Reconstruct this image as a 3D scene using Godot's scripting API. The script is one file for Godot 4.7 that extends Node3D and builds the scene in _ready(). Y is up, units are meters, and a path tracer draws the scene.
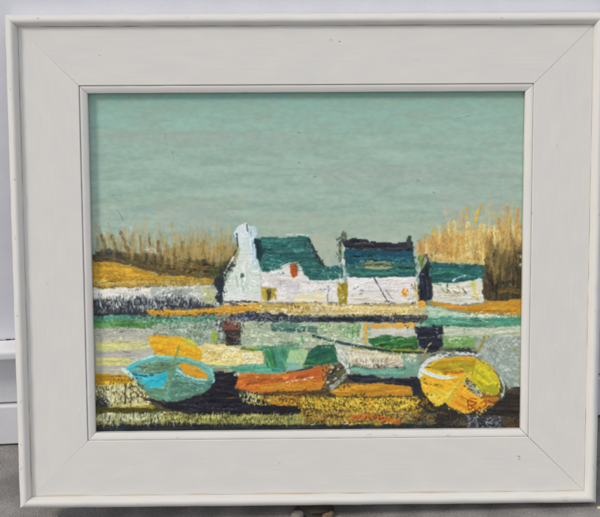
extends Node3D

# A framed oil painting leaning on a white panelled door, standing slightly askew on grey paving.
# Metres, y up. The painted surface is computed stroke by stroke in canvas millimetres.

const FRAME_WIDTH := 0.76
const FRAME_HEIGHT := 0.63881
const SIDE_INSET := 1.003969      # millimetres of border per profile unit, left and right
const TOP_INSET := 0.987999       # the same, top and bottom
const OPENING_WIDTH := 559.2      # millimetres
const OPENING_HEIGHT := 441.2
const DOTS := 2.0                 # canvas texture dots per millimetre

var rng := RandomNumberGenerator.new()
var frame_axes := Basis(Vector3(0.999049, -0.0434048, 0.0041414), Vector3(0.0425809, 0.9508066, -0.3068447), Vector3(0.0093808, 0.3067292, 0.9517506))
var frame_middle := Vector3(0.0097905, 0.3293873, 0.1281337)

func _ready():
	rng.seed = 4711
	set_camera_and_light()
	build_ground()
	build_door()
	build_picture()
	build_small_things()

func set_camera_and_light():
	var cam := Camera3D.new()
	cam.name = "camera"
	cam.keep_aspect = Camera3D.KEEP_HEIGHT
	cam.fov = 24.3134
	cam.near = 0.02
	cam.far = 200.0
	add_child(cam)
	cam.transform = Transform3D(Basis(Vector3(0.9988316, -0.0441487, 0.0196563), Vector3(0.0483268, 0.9124781, -0.4062614), Vector3(0.0, 0.4067366, 0.9135455)), Vector3(0.0, 0.9661574, 1.537156))
	cam.current = true
	var env := Environment.new()
	env.background_mode = Environment.BG_SKY
	var sky_look := ProceduralSkyMaterial.new()
	sky_look.sky_top_color = Color(0.90, 0.92, 0.96)
	sky_look.sky_horizon_color = Color(0.78, 0.80, 0.84)
	sky_look.sky_curve = 0.5
	sky_look.ground_bottom_color = Color(0.42, 0.41, 0.40)
	sky_look.ground_horizon_color = Color(0.55, 0.55, 0.55)
	sky_look.sun_angle_max = 0.0
	sky_look.energy_multiplier = 1.0
	var sky := Sky.new()
	sky.sky_material = sky_look
	env.sky = sky
	env.background_energy_multiplier = 1.0
	env.tonemap_mode = Environment.TONE_MAPPER_LINEAR
	env.tonemap_exposure = 0.94
	env.sdfgi_enabled = true
	env.ssao_enabled = true
	env.ssil_enabled = true
	var we := WorldEnvironment.new()
	we.name = "environment"
	we.environment = env
	add_child(we)
	var sun := DirectionalLight3D.new()
	sun.name = "sun"
	sun.light_energy = 0.6
	sun.light_angular_distance = 14.0
	sun.light_color = Color(1.0, 0.97, 0.93)
	sun.shadow_enabled = true
	add_child(sun)
	sun.look_at_from_position(Vector3(-2.6, 2.8, 1.5), Vector3.ZERO, Vector3.UP)

# ---------------------------------------------------------------- helpers

func tag(o: Node, label: String, category: String, group := "") -> void:
	o.set_meta("label", label)
	o.set_meta("category", category)
	if group != "":
		o.set_meta("group", group)

func put(parent: Node, called: String, mesh: Mesh, look: Material) -> MeshInstance3D:
	var o := MeshInstance3D.new()
	o.name = called
	o.mesh = mesh
	o.material_override = look
	parent.add_child(o, true)
	return o

func quad(st: SurfaceTool, p: Array, n: Array, uv: Array) -> void:
	# four corners in order round the face; winding is turned so that the front looks along n
	var face: Vector3 = (p[1] - p[0]).cross(p[2] - p[0]) + (p[2] - p[0]).cross(p[3] - p[0])
	var order := [0, 1, 2, 0, 2, 3]
	if face.dot(n[0] + n[1] + n[2] + n[3]) > 0.0:
		order = [0, 2, 1, 0, 3, 2]
	for k in order:
		st.set_normal(n[k])
		st.set_uv(uv[k])
		st.add_vertex(p[k])

func noise(seed_number: int, frequency: float, octaves := 3) -> FastNoiseLite:
	var f := FastNoiseLite.new()
	f.seed = seed_number
	f.noise_type = FastNoiseLite.TYPE_SIMPLEX_SMOOTH
	f.frequency = frequency
	f.fractal_type = FastNoiseLite.FRACTAL_FBM
	f.fractal_octaves = octaves
	return f

func noise_bytes(seed_number: int, frequency: float, w: int, h: int, octaves := 3) -> PackedByteArray:
	var im := noise(seed_number, frequency, octaves).get_seamless_image(w, h)
	im.convert(Image.FORMAT_L8)
	return im.get_data()

func bevel_box(x0: float, x1: float, y0: float, y1: float, z0: float, z1: float, b: float) -> ArrayMesh:
	# a board with its front edges (towards +z) rounded by b
	var st := SurfaceTool.new()
	st.begin(Mesh.PRIMITIVE_TRIANGLES)
	var prof: Array = [Vector2(y0, z0), Vector2(y0, z1 - b)]
	for k in 4:
		var a := (k + 1) / 4.0 * PI / 2
		prof.append(Vector2(y0 + b - b * cos(a), z1 - b + b * sin(a)))
	for k in 5:
		var a := k / 4.0 * PI / 2
		prof.append(Vector2(y1 - b + b * sin(a), z1 - b + b * cos(a)))
	prof.append(Vector2(y1, z0))
	var m := prof.size()
	for i in m - 1:
		var a: Vector2 = prof[i]
		var c: Vector2 = prof[i + 1]
		if a.distance_to(c) < 1e-7:
			continue
		var d := (c - a).normalized()
		var n := Vector3(0, -d.y, d.x)
		if n.dot(Vector3(0, (a.y + c.y) * 0.0 + (a.x + c.x) / 2 - (y0 + y1) / 2, (a.y + c.y) / 2 - (z0 + z1) / 2)) < 0.0:
			n = -n
		quad(st, [Vector3(x0, a.x, a.y), Vector3(x1, a.x, a.y), Vector3(x1, c.x, c.y), Vector3(x0, c.x, c.y)], [n, n, n, n], [Vector2(x0, a.x), Vector2(x1, a.x), Vector2(x1, c.x), Vector2(x0, c.x)])
	for x in [x0, x1]:
		var nx := Vector3(-1 if x == x0 else 1, 0, 0)
		quad(st, [Vector3(x, y0, z0), Vector3(x, y0, z1 - b), Vector3(x, y1, z1 - b), Vector3(x, y1, z0)], [nx, nx, nx, nx], [Vector2.ZERO, Vector2.ZERO, Vector2.ZERO, Vector2.ZERO])
	return st.commit()

# ---------------------------------------------------------------- setting

func ground_look() -> StandardMaterial3D:
	var n := 1024
	var coarse := noise_bytes(11, 0.006, n, n, 4)
	var fine := noise_bytes(12, 0.09, n, n, 3)
	var grit := noise_bytes(13, 0.22, n, n, 2)
	var img := Image.create(n, n, false, Image.FORMAT_RGB8)
	var bump := Image.create(n, n, false, Image.FORMAT_L8)
	var px := PackedByteArray()
	px.resize(n * n * 3)
	var hx := PackedByteArray()
	hx.resize(n * n)
	for i in n * n:
		var v := 0.54 + (coarse[i] - 128) / 255.0 * 0.16 + (fine[i] - 128) / 255.0 * 0.09
		var g := grit[i]
		if g > 178:
			v += 0.05
		elif g < 66:
			v -= 0.07
		px[i * 3] = int(clampf(v * 1.01, 0, 1) * 255)
		px[i * 3 + 1] = int(clampf(v * 0.985, 0, 1) * 255)
		px[i * 3 + 2] = int(clampf(v * 0.965, 0, 1) * 255)
		hx[i] = int(clampf(0.5 + (fine[i] - 128) / 255.0 * 0.5 + (g - 128) / 255.0 * 0.5, 0, 1) * 255)
	img.set_data(n, n, false, Image.FORMAT_RGB8, px)
	bump.set_data(n, n, false, Image.FORMAT_L8, hx)
	var m := StandardMaterial3D.new()
	m.albedo_texture = ImageTexture.create_from_image(img)
	m.roughness = 0.9
	m.heightmap_enabled = true
	m.heightmap_texture = ImageTexture.create_from_image(bump)
	m.heightmap_scale = 0.12
	m.uv1_triplanar = true
	m.uv1_world_triplanar = true
	m.uv1_scale = Vector3(2.2, 2.2, 2.2)
	return m

func build_ground():
	var plane := PlaneMesh.new()
	plane.size = Vector2(80, 80)
	var o := put(self, "pavement", plane, ground_look())
	o.set_meta("kind", "structure")

func painted_look(tone: Color, seed_number: int, rough: float, spread: float) -> StandardMaterial3D:
	# brushed gloss paint with faint unevenness
	var n := 512
	var base := noise_bytes(seed_number, 0.012, n, n, 4)
	var fine := noise_bytes(seed_number + 1, 0.12, n, n, 2)
	var px := PackedByteArray()
	px.resize(n * n * 3)
	for i in n * n:
		var v := 1.0 + (base[i] - 128) / 255.0 * spread + (fine[i] - 128) / 255.0 * spread * 0.5
		px[i * 3] = int(clampf(tone.r * v, 0, 1) * 255)
		px[i * 3 + 1] = int(clampf(tone.g * v, 0, 1) * 255)
		px[i * 3 + 2] = int(clampf(tone.b * v, 0, 1) * 255)
	var m := StandardMaterial3D.new()
	m.albedo_texture = ImageTexture.create_from_image(Image.create_from_data(n, n, false, Image.FORMAT_RGB8, px))
	m.roughness = rough
	m.uv1_triplanar = true
	m.uv1_scale = Vector3(2.5, 2.5, 2.5)
	return m

func build_door():
	var door := Node3D.new()
	door.name = "white_door"
	add_child(door)
	tag(door, "white painted door with a sill ledge behind the leaning picture", "door")
	var panel_paint := painted_look(Color(0.88, 0.883, 0.91), 31, 0.35, 0.03)
	var ledge_paint := painted_look(Color(0.935, 0.935, 0.945), 41, 0.3, 0.05)
	put(door, "panel", bevel_box(-1.1, 1.1, 0.172, 2.1, -0.04, 0.0, 0.002), panel_paint)
	put(door, "weather_ledge", bevel_box(-1.1, 1.1, 0.160, 0.1765, -0.03, 0.036, 0.0055), ledge_paint)
	put(door, "lower_panel", bevel_box(-1.1, 1.1, 0.0735, 0.158, -0.04, 0.001, 0.0015), ledge_paint)
	put(door, "kick_board", bevel_box(-1.1, 1.1, 0.003, 0.0695, -0.04, 0.005, 0.0035), ledge_paint)
	var dark := StandardMaterial3D.new()
	dark.albedo_color = Color(0.16, 0.15, 0.14)
	dark.roughness = 0.95
	# a thread of grime and cobweb lies where the panel meets the ledge
	var st := SurfaceTool.new()
	st.begin(Mesh.PRIMITIVE_TRIANGLES)
	var x := -1.05
	while x < 1.05:
		var w := rng.randf_range(0.004, 0.02)
		var r := rng.randf_range(0.0004, 0.0013)
		crumb(st, Vector3(x, 0.1766 + r * 0.3, rng.randf_range(0.0005, 0.0018)), Vector3(w * 0.6, r, r), rng)
		x += w * rng.randf_range(0.7, 1.2)
	for hx in [-0.4385, -0.4475, 0.431]:
		crumb(st, Vector3(hx, 0.1768, 0.004), Vector3(0.0006, 0.0008, 0.004), rng)
	var grime := put(door, "grime_line", st.commit(), dark)
	grime.set_meta("kind", "stuff")

func crumb(st: SurfaceTool, at: Vector3, size: Vector3, r: RandomNumberGenerator) -> void:
	# a small irregular lump: a jittered ball of 6 by 4 faces
	var rings := []
	for j in 5:
		var ring := []
		var a := -PI / 2 + PI * j / 4.0
		for i in 6:
			var b := TAU * i / 6.0
			var k := r.randf_range(0.72, 1.12)
			ring.append(at + Vector3(cos(a) * cos(b) * size.x, sin(a) * size.y, cos(a) * sin(b) * size.z) * (k if j in [1, 2, 3] else 1.0))
		rings.append(ring)
	for j in 4:
		for i in 6:
			var q := [rings[j][i], rings[j][(i + 1) % 6], rings[j + 1][(i + 1) % 6], rings[j + 1][i]]
			var n: Vector3 = ((q[0] + q[1] + q[2] + q[3]) / 4.0 - at).normalized()
			quad(st, q, [n, n, n, n], [Vector2.ZERO, Vector2.ZERO, Vector2.ZERO, Vector2.ZERO])

# ---------------------------------------------------------------- picture frame

func rail_look(side: int) -> StandardMaterial3D:
	# old off-white paint over wood: long faint brush grain, specks, chips and yellowed dirt in the joints
	var w := 1536
	var h := 256
	var grain := noise_bytes(60 + side, 0.05, 256, 256, 3)
	var soft := noise_bytes(70 + side, 0.012, 512, 256, 3)
	var fine := noise_bytes(80 + side, 0.16, 512, 256, 2)
	var px := PackedByteArray()
	px.resize(w * h * 3)
	var hx := PackedByteArray()
	hx.resize(w * h)
	var joint: float = [0.55, 0.45, 1.0, 0.9][side]
	for y in h:
		var t := (y + 0.5) / h * 100.0
		var near_joint := maxf(0.0, 1.0 - absf(t - 16.6) / 2.4)
		var near_liner := maxf(0.0, 1.0 - absf(t - 90.6) / 0.7)
		for x in w:
			var g := grain[((y * 2) & 255) * 256 + ((x >> 3) & 255)] / 255.0 - 0.5
			var s := soft[(y & 255) * 512 + ((x >> 1) & 511)] / 255.0 - 0.5
			var f := fine[(y & 255) * 512 + (x & 511)]
			var v := 0.858 + g * 0.016 + s * 0.018
			var warm := 0.019 + s * 0.008
			if f < 20:
				v -= 0.10
				warm += 0.02
			var dirt := 0.0
			if near_joint > 0.0:
				dirt = near_joint * clampf(0.5 + s * 2.2 + g * 1.2, 0.0, 1.0) * joint
			if near_liner > 0.0:
				dirt = maxf(dirt, near_liner * clampf(0.35 + s * 2.0 + g, 0.0, 1.0) * 0.6)
			v -= dirt * 0.075
			warm += dirt * 0.045
			var i := y * w + x
			px[i * 3] = int(clampf(v + warm * 0.6, 0, 1) * 255)
			px[i * 3 + 1] = int(clampf(v, 0, 1) * 255)
			px[i * 3 + 2] = int(clampf(v - warm * 1.3, 0, 1) * 255)
			hx[i] = int(clampf(0.5 + g * 0.5 + s * 0.3, 0, 1) * 255)
	var img := Image.create_from_data(w, h, false, Image.FORMAT_RGB8, px)
	# knocks, scuffs and chips: [along 0..1, across 0..100, long, high, tone]
	var marks: Array = [
		[[0.545, 34, 9, 3, 0.62], [0.56, 36, 4, 2, 0.42], [0.10, 52, 4, 2, 0.66], [0.72, 60, 14, 2, 0.74], [0.30, 5, 8, 3, 0.72], [0.83, 8, 5, 3, 0.70], [0.05, 6, 5, 4, 0.60]],
		[[0.78, 45, 3, 12, 0.76], [0.36, 90, 3, 3, 0.62], [0.21, 60, 4, 5, 0.70], [0.60, 9, 8, 3, 0.72], [0.93, 7, 14, 4, 0.66], [0.40, 6, 6, 4, 0.7]],
		[[0.56, 58, 5, 3, 0.70], [0.36, 95, 16, 2, 0.55], [0.30, 94, 20, 2, 0.6], [0.18, 93, 8, 2, 0.58], [0.062, 64, 6, 4, 0.42], [0.066, 60, 3, 7, 0.55], [0.80, 7, 8, 3, 0.72], [0.05, 6, 12, 3, 0.60], [0.045, 10, 18, 2, 0.66], [0.8, 93, 8, 2, 0.66]],
		[[0.22, 7, 4, 7, 0.64], [0.40, 6, 6, 3, 0.62], [0.56, 6, 10, 4, 0.66], [0.68, 8, 4, 4, 0.6], [0.13, 6, 4, 6, 0.66], [0.08, 5, 5, 8, 0.62], [0.46, 44, 4, 4, 0.70], [0.12, 94, 5, 5, 0.66], [0.86, 6, 6, 4, 0.68]]][side]
	var mr := RandomNumberGenerator.new()
	mr.seed = 900 + side
	for k in 14:
		marks.append([mr.randf(), mr.randf_range(1.0, 99.0), mr.randf_range(2.0, 16.0), mr.randf_range(1.0, 3.0), mr.randf_range(0.80, 0.92)])
	for mk in marks:
		for k in 40:
			var mx: int = int(mk[0] * w + mr.randfn(0.0, 0.38) * mk[2])
			var my: int = int(mk[1] / 100.0 * h + mr.randfn(0.0, 0.38) * mk[3])
			if mx < 0 or my < 0 or mx >= w or my >= h:
				continue
			var tone: float = mk[4] + mr.randf_range(-0.03, 0.06)
			img.set_pixel(mx, my, img.get_pixel(mx, my).lerp(Color(tone * 1.02, tone, tone * 0.94), 0.6))
	var m := StandardMaterial3D.new()
	m.albedo_texture = ImageTexture.create_from_image(img)
	m.roughness = 0.42
	m.heightmap_enabled = true
	m.heightmap_texture = ImageTexture.create_from_image(Image.create_from_data(w, h, false, Image.FORMAT_L8, hx))
	m.heightmap_scale = 0.008
	return m

func mitre_gap(side: int, at_end: bool, t: float) -> float:
	# how far, in millimetres, the mitre at this end stands open at profile position t
	var corner: int = (side + (1 if at_end else 0)) % 4   # 0 top left, 1 top right, 2 bottom right, 3 bottom left
	if t < 15.7:
		return [0.10, 0.05, 0.05, 0.08][corner]
	var k := (t - 15.7) / 84.0
	match corner:
		0: return 0.01 + 0.2 * smoothstep(0.2, 1.0, k)
		1: return 0.11 + 0.14 * k
		2: return 0.10 + 0.24 * k
	return 0.01 + 0.14 * smoothstep(0.5, 0.8, k)

func rail_point(side: int, t: float, z: float, along: float) -> Vector3:
	# sides run clockwise: 0 top, 1 right, 2 bottom, 3 left; along 0..1 from mitre to mitre, millimetres to metres
	var ix := t * SIDE_INSET
	var iy := t * TOP_INSET
	var hw := FRAME_WIDTH * 500.0 - ix
	var hh := FRAME_HEIGHT * 500.0 - iy
	var half := hw if side % 2 == 0 else hh
	var s: float = lerpf(-half + mitre_gap(side, false, t), half - mitre_gap(side, true, t), along)
	var p := Vector3.ZERO
	match side:
		0: p = Vector3(s, hh, z)
		1: p = Vector3(hw, -s, z)
		2: p = Vector3(-s, -hh, z)
		3: p = Vector3(-hw, s, z)
	return p / 1000.0

func rail_normal(side: int, n: Vector2) -> Vector3:
	# n.x points inwards across the rail, n.y out of the wall
	match side:
		0: return Vector3(0, -n.x, n.y).normalized()
		1: return Vector3(-n.x, 0, n.y).normalized()
		2: return Vector3(0, n.x, n.y).normalized()
	return Vector3(n.x, 0, n.y).normalized()

func rail_mesh(side: int, lines: Array, wave: float) -> ArrayMesh:
	# lines: smooth runs of profile points (t, z), outside to inside, then the back; the section is closed
	var st := SurfaceTool.new()
	st.begin(Mesh.PRIMITIVE_TRIANGLES)
	var f := noise(300 + side + int(lines[0][0].x), 0.035, 2)
	var steps := 36
	var ring: Array = []
	for line in lines:
		var m: int = line.size()
		var ns: Array = []
		for i in m:
			var a: Vector2 = line[maxi(i - 1, 0)]
			var b: Vector2 = line[mini(i + 1, m - 1)]
			var d := (b - a).normalized()
			ns.append(rail_normal(side, Vector2(-d.y, d.x)))
		for i in m:
			ring.append(line[i])
		for i in m - 1:
			for k in steps:
				var q: Array = []
				var nn: Array = []
				var uv: Array = []
				for c in [[i, k], [i, k + 1], [i + 1, k + 1], [i + 1, k]]:
					var tz: Vector2 = line[c[0]]
					var u: float = float(c[1]) / steps
					var front := clampf((tz.y + 9.0) / 6.0, 0.0, 1.0)
					var dz := f.get_noise_2d(u * 760.0, tz.x * 1.4) * wave * front
					var dt := f.get_noise_2d(u * 760.0, 900.0) * wave * 0.7 if tz.x < 60.0 else f.get_noise_2d(u * 760.0, 400.0) * wave * 0.5
					if c[1] == 0 or c[1] == steps:
						dt = 0.0
					q.append(rail_point(side, tz.x + dt, tz.y + dz, u))
					nn.append(ns[c[0]])
					uv.append(Vector2(u, clampf(tz.x / 100.0, 0.004, 0.996)))
				quad(st, q, nn, uv)
	for e in [0.0, 1.0]:
		var poly := PackedVector2Array(ring)
		var tri := Geometry2D.triangulate_polygon(poly)
		var n := (rail_point(side, 50, 0, e) - rail_point(side, 50, 0, 0.5)).normalized()
		for j in range(0, tri.size(), 3):
			var p: Array = []
			for c in 3:
				p.append(rail_point(side, poly[tri[j + c]].x, poly[tri[j + c]].y, e))
			quad(st, [p[0], p[1], p[2], p[2]], [n, n, n, n], [Vector2(e, 0.5), Vector2(e, 0.5), Vector2(e, 0.5), Vector2(e, 0.5)])
	st.generate_tangents()
	return st.commit()

func build_picture():
	var picture := Node3D.new()
	picture.name = "framed_painting"
	add_child(picture)
	var up := frame_axes * Vector3(0, FRAME_HEIGHT / 2, 0)
	picture.transform = Transform3D(frame_axes, frame_middle - up)
	tag(picture, "harbour cottages and boats oil painting in a wide off-white wooden frame", "painting")
	var lift := Vector3(0, FRAME_HEIGHT / 2, 0)
	var bead: Array = [[Vector2(0, -30), Vector2(0, -5)],
		[Vector2(0, -5), Vector2(0.25, -2.4), Vector2(1.0, 0.2), Vector2(2.2, 2.6), Vector2(3.9, 4.6), Vector2(6.0, 6.0), Vector2(8.2, 6.4), Vector2(10.2, 5.9), Vector2(12.0, 4.5), Vector2(13.3, 2.4), Vector2(14.4, -0.4), Vector2(15.2, -2.4), Vector2(15.7, -3.8)],
		[Vector2(15.7, -3.8), Vector2(15.7, -30)], [Vector2(15.7, -30), Vector2(0, -30)]]
	var board: Array = [[Vector2(15.9, -19), Vector2(15.9, -3.4)],
		[Vector2(15.9, -3.4), Vector2(30, -3.1), Vector2(50, -3.0), Vector2(70, -3.0), Vector2(89.4, -3.1)],
		[Vector2(89.4, -3.1), Vector2(90.0, -3.4), Vector2(90.3, -4.1)],
		[Vector2(90.3, -4.1), Vector2(90.3, -19)], [Vector2(90.3, -19), Vector2(15.9, -19)]]
	var slip: Array = [[Vector2(90.55, -15.6), Vector2(90.55, -5.2)],
		[Vector2(90.55, -5.2), Vector2(91.2, -4.7), Vector2(92.4, -4.5), Vector2(94.0, -4.7), Vector2(96.5, -5.7), Vector2(98.8, -6.9), Vector2(99.7, -7.5), Vector2(100, -8.2)],
		[Vector2(100, -8.2), Vector2(100, -15.6)], [Vector2(100, -15.6), Vector2(90.55, -15.6)]]
	for side in 4:
		var look := rail_look(side)
		var rail := put(picture, "frame_rail", rail_mesh(side, board, 0.25), look)
		rail.position = lift
		put(rail, "outer_moulding", rail_mesh(side, bead, 0.7), look)
		put(rail, "inner_slip", rail_mesh(side, slip, 0.35), look)
	paint_canvas()
	var canvas := put(picture, "canvas", canvas_mesh(), canvas_look())
	canvas.position = lift
	canvas.set_meta("label", "oil painting of white cottages, bare trees and beached boats")
	var backing := BoxMesh.new()
	backing.size = Vector3(0.61, 0.49, 0.004)
	var wood := StandardMaterial3D.new()
	wood.albedo_color = Color(0.42, 0.33, 0.22)
	wood.roughness = 0.9
	var b := put(picture, "backing_board", backing, wood)
	b.position = lift + Vector3(0, 0, -0.022)

# ---------------------------------------------------------------- the painted canvas

var dots_wide := 0
var dots_high := 0
var red := PackedFloat32Array()
var green := PackedFloat32Array()
var blue := PackedFloat32Array()
var relief := PackedFloat32Array()
var streak := PackedByteArray()      # 1024 x 256, long along the brush
var bristle := PackedByteArray()     # 1024 x 256, shorter and finer
var patch := PackedByteArray()       # 512 x 512, even in all directions
var paint_image: Image
var drift := PackedByteArray()       # 512 x 512, broad and slow
var brush := RandomNumberGenerator.new()

func paint_canvas():
	dots_wide = int(OPENING_WIDTH * DOTS)
	dots_high = int(OPENING_HEIGHT * DOTS)
	red.resize(dots_wide * dots_high); green.resize(dots_wide * dots_high); blue.resize(dots_wide * dots_high); relief.resize(dots_wide * dots_high)
	brush.seed = 77
	var im := noise(501, 0.10, 3).get_seamless_image(64, 256)
	im.convert(Image.FORMAT_L8)
	im.resize(1024, 256, Image.INTERPOLATE_CUBIC)
	streak = spread_bytes(im.get_data())
	im = noise(502, 0.30, 2).get_seamless_image(256, 256)
	im.convert(Image.FORMAT_L8)
	im.resize(1024, 256, Image.INTERPOLATE_CUBIC)
	bristle = spread_bytes(im.get_data())
	im = noise(503, 0.16, 3).get_seamless_image(512, 512)
	im.convert(Image.FORMAT_L8)
	patch = spread_bytes(im.get_data())
	im = noise(504, 0.035, 2).get_seamless_image(512, 512)
	im.convert(Image.FORMAT_L8)
	drift = spread_bytes(im.get_data())
	paint_strokes()
	settle_paint()

func spread_bytes(a: PackedByteArray) -> PackedByteArray:
	# rank the values so that they fill 0..255 evenly
	var count := PackedInt32Array()
	count.resize(256)
	for v in a:
		count[v] += 1
	var table := PackedByteArray()
	table.resize(256)
	var sum := 0
	for k in 256:
		table[k] = int((sum + count[k] * 0.5) * 255.0 / a.size())
		sum += count[k]
	var out := PackedByteArray()
	out.resize(a.size())
	for i in a.size():
		out[i] = table[a[i]]
	return out

func ragged(pts: Array, rough: float) -> PackedVector2Array:
	# the outline in dots, cut into short steps that wander by up to rough millimetres
	var out := PackedVector2Array()
	var m := pts.size() / 2
	for i in m:
		var a := Vector2(pts[i * 2], pts[i * 2 + 1]) * DOTS
		var j := (i + 1) % m
		var b := Vector2(pts[j * 2], pts[j * 2 + 1]) * DOTS
		var n := maxi(1, int(a.distance_to(b) / 11.0))
		var across := (b - a).normalized().orthogonal()
		for k in n:
			out.append(a.lerp(b, float(k) / n) + across * brush.randfn(0.0, 0.42) * rough * DOTS)
	return out

func spans(poly: PackedVector2Array, y: float) -> PackedFloat32Array:
	var xs := PackedFloat32Array()
	var m := poly.size()
	var a := poly[m - 1]
	for i in m:
		var b := poly[i]
		if (a.y <= y) != (b.y <= y):
			xs.append(a.x + (y - a.y) / (b.y - a.y) * (b.x - a.x))
		a = b
	xs.sort()
	return xs

func soft_mask(poly: PackedVector2Array, melt: int) -> Array:
	# [left, top, wide, high, bytes]: the filled outline with edges that melt over about `melt` dots
	var low := Vector2(1e9, 1e9)
	var high := -low
	for p in poly:
		low = low.min(p)
		high = high.max(p)
	var x0 := maxi(0, int(low.x) - melt)
	var y0 := maxi(0, int(low.y) - melt)
	var w := mini(dots_wide, int(high.x) + melt + 2) - x0
	var h := mini(dots_high, int(high.y) + melt + 2) - y0
	if w < 2 or h < 2:
		return []
	var im := Image.create(w, h, false, Image.FORMAT_L8)
	for y in h:
		var xs := spans(poly, y + y0 + 0.5)
		for j in range(0, xs.size() - 1, 2):
			var a := maxi(0, int(xs[j] + 0.5) - x0)
			var b := mini(w, int(xs[j + 1] + 0.5) - x0)
			if b > a:
				im.fill_rect(Rect2i(a, y, b - a, 1), Color.WHITE)
	if melt > 1:
		im.resize(maxi(2, w / melt), maxi(2, h / melt), Image.INTERPOLATE_TRILINEAR)
		im.resize(w, h, Image.INTERPOLATE_BILINEAR)
	return [x0, y0, w, h, im.get_data()]

func area(pts: Array, tone: Color, angle: float, vary: float, dry: float, rough: float, thick: float, tone2: Color, mix: float, cover: float) -> void:
	var found := soft_mask(ragged(pts, rough), clampi(int(rough * 1.8), 2, 7))
	if found.is_empty():
		return
	var x0: int = found[0]
	var y0: int = found[1]
	var w: int = found[2]
	var h: int = found[3]
	var mask: PackedByteArray = found[4]
	var ca := cos(deg_to_rad(angle))
	var sa := sin(deg_to_rad(angle))
	var ou := brush.randi_range(0, 1023)
	var ov := brush.randi_range(0, 255)
	var r1 := tone.r
	var g1 := tone.g
	var b1 := tone.b
	var r2 := tone2.r - r1
	var g2 := tone2.g - g1
	var b2 := tone2.b - b1
	var dry_byte := dry * 255.0
	var vary_byte := vary * 0.38 / 255.0
	var mix_byte := (1.0 - mix) * 255.0
	for y in range(y0, y0 + h):
		var row := (y - y0) * w - x0
		for x in range(x0, x0 + w):
			var inside := mask[row + x]
			if inside < 20:
				continue
			var u := int(x * ca + y * sa) + ou
			var v := int(y * ca - x * sa) + ov
			var at := ((v & 255) << 10) | (u & 1023)
			var fine := bristle[at]
			var wide := streak[at]
			# bristles run out towards the edge of the patch and leave what lies below
			var c := cover
			var left := inside + (fine * 0.6 + wide * 0.4 - 127.0) * 0.9 - 96.0
			if inside < 250:
				if left < 0.0:
					continue
				c *= minf(1.0, left / 120.0)
			if fine < dry_byte:
				c *= maxf(0.0, 1.0 - (dry_byte - fine) / 34.0)
			var k := 1.0 + (wide * 0.55 + fine * 0.45 - 127.0) * vary_byte
			var m := clampf((patch[(((v * 3) & 511) << 9) | (u & 511)] * 0.5 + wide * 0.5 - mix_byte) / 70.0 + 0.5, 0.0, 1.0)
			var i := y * dots_wide + x
			red[i] += ((r1 + r2 * m) * k - red[i]) * c
			green[i] += ((g1 + g2 * m) * k - green[i]) * c
			blue[i] += ((b1 + b2 * m) * k - blue[i]) * c
			relief[i] += (thick * (0.55 + wide / 800.0 + fine / 1600.0) - relief[i]) * c * 0.85
	if cover > 0.84 and vary > 0.1:
		dabs(pts, tone, tone2, mix, angle, vary, thick * 1.3)

func dabs(pts: Array, tone: Color, tone2: Color, mix: float, angle: float, vary: float, thick: float) -> void:
	# the visible brush strokes that make up a patch: each keeps to the outline and mixes its own colour
	var poly := PackedVector2Array()
	var low := Vector2(1e9, 1e9)
	var high := -low
	for i in pts.size() / 2:
		var p := Vector2(pts[i * 2], pts[i * 2 + 1])
		poly.append(p)
		low = low.min(p)
		high = high.max(p)
	var size := high - low
	var d0 := Vector2.RIGHT.rotated(deg_to_rad(angle))
	var along := absf(d0.x) * size.x + absf(d0.y) * size.y
	var across := absf(d0.y) * size.x + absf(d0.x) * size.y
	var count := clampi(int(size.x * size.y / 26.0), 3, 260)
	var reach := clampf(along * 0.3, 2.0, 15.0)
	var wide := clampf(across * 0.16, 1.0, 4.2)
	for k in count:
		var p := Vector2(brush.randf_range(low.x, high.x), brush.randf_range(low.y, high.y))
		var d := d0.rotated(brush.randfn(0.0, 0.09)) * reach * brush.randf_range(0.3, 1.0)
		var w := wide * brush.randf_range(0.5, 1.3)
		var side := d.normalized().orthogonal() * w * 0.5
		if not (Geometry2D.is_point_in_polygon(p - d + side, poly) and Geometry2D.is_point_in_polygon(p + d + side, poly) and Geometry2D.is_point_in_polygon(p + d - side, poly) and Geometry2D.is_point_in_polygon(p - d - side, poly)):
			continue
		var c := tone.lerp(tone2, clampf(mix * 0.6 + brush.randfn(0.0, 0.5), 0.0, 1.0))
		var v := 1.0 + brush.randfn(0.0, 0.45) * vary
		var h := brush.randfn(0.0, 0.10) * vary
		c = Color(c.r * (v + h), c.g * v, c.b * (v - h))
		var bend := d.orthogonal() * brush.randf_range(-0.06, 0.06)
		stroke([p.x - d.x, p.y - d.y, p.x + bend.x, p.y + bend.y, p.x + d.x, p.y + d.y], w, c, 0.22, brush.randf_range(0.05, 0.45), thick * brush.randf_range(0.6, 1.3), brush.randf_range(0.4, 0.85))

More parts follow.
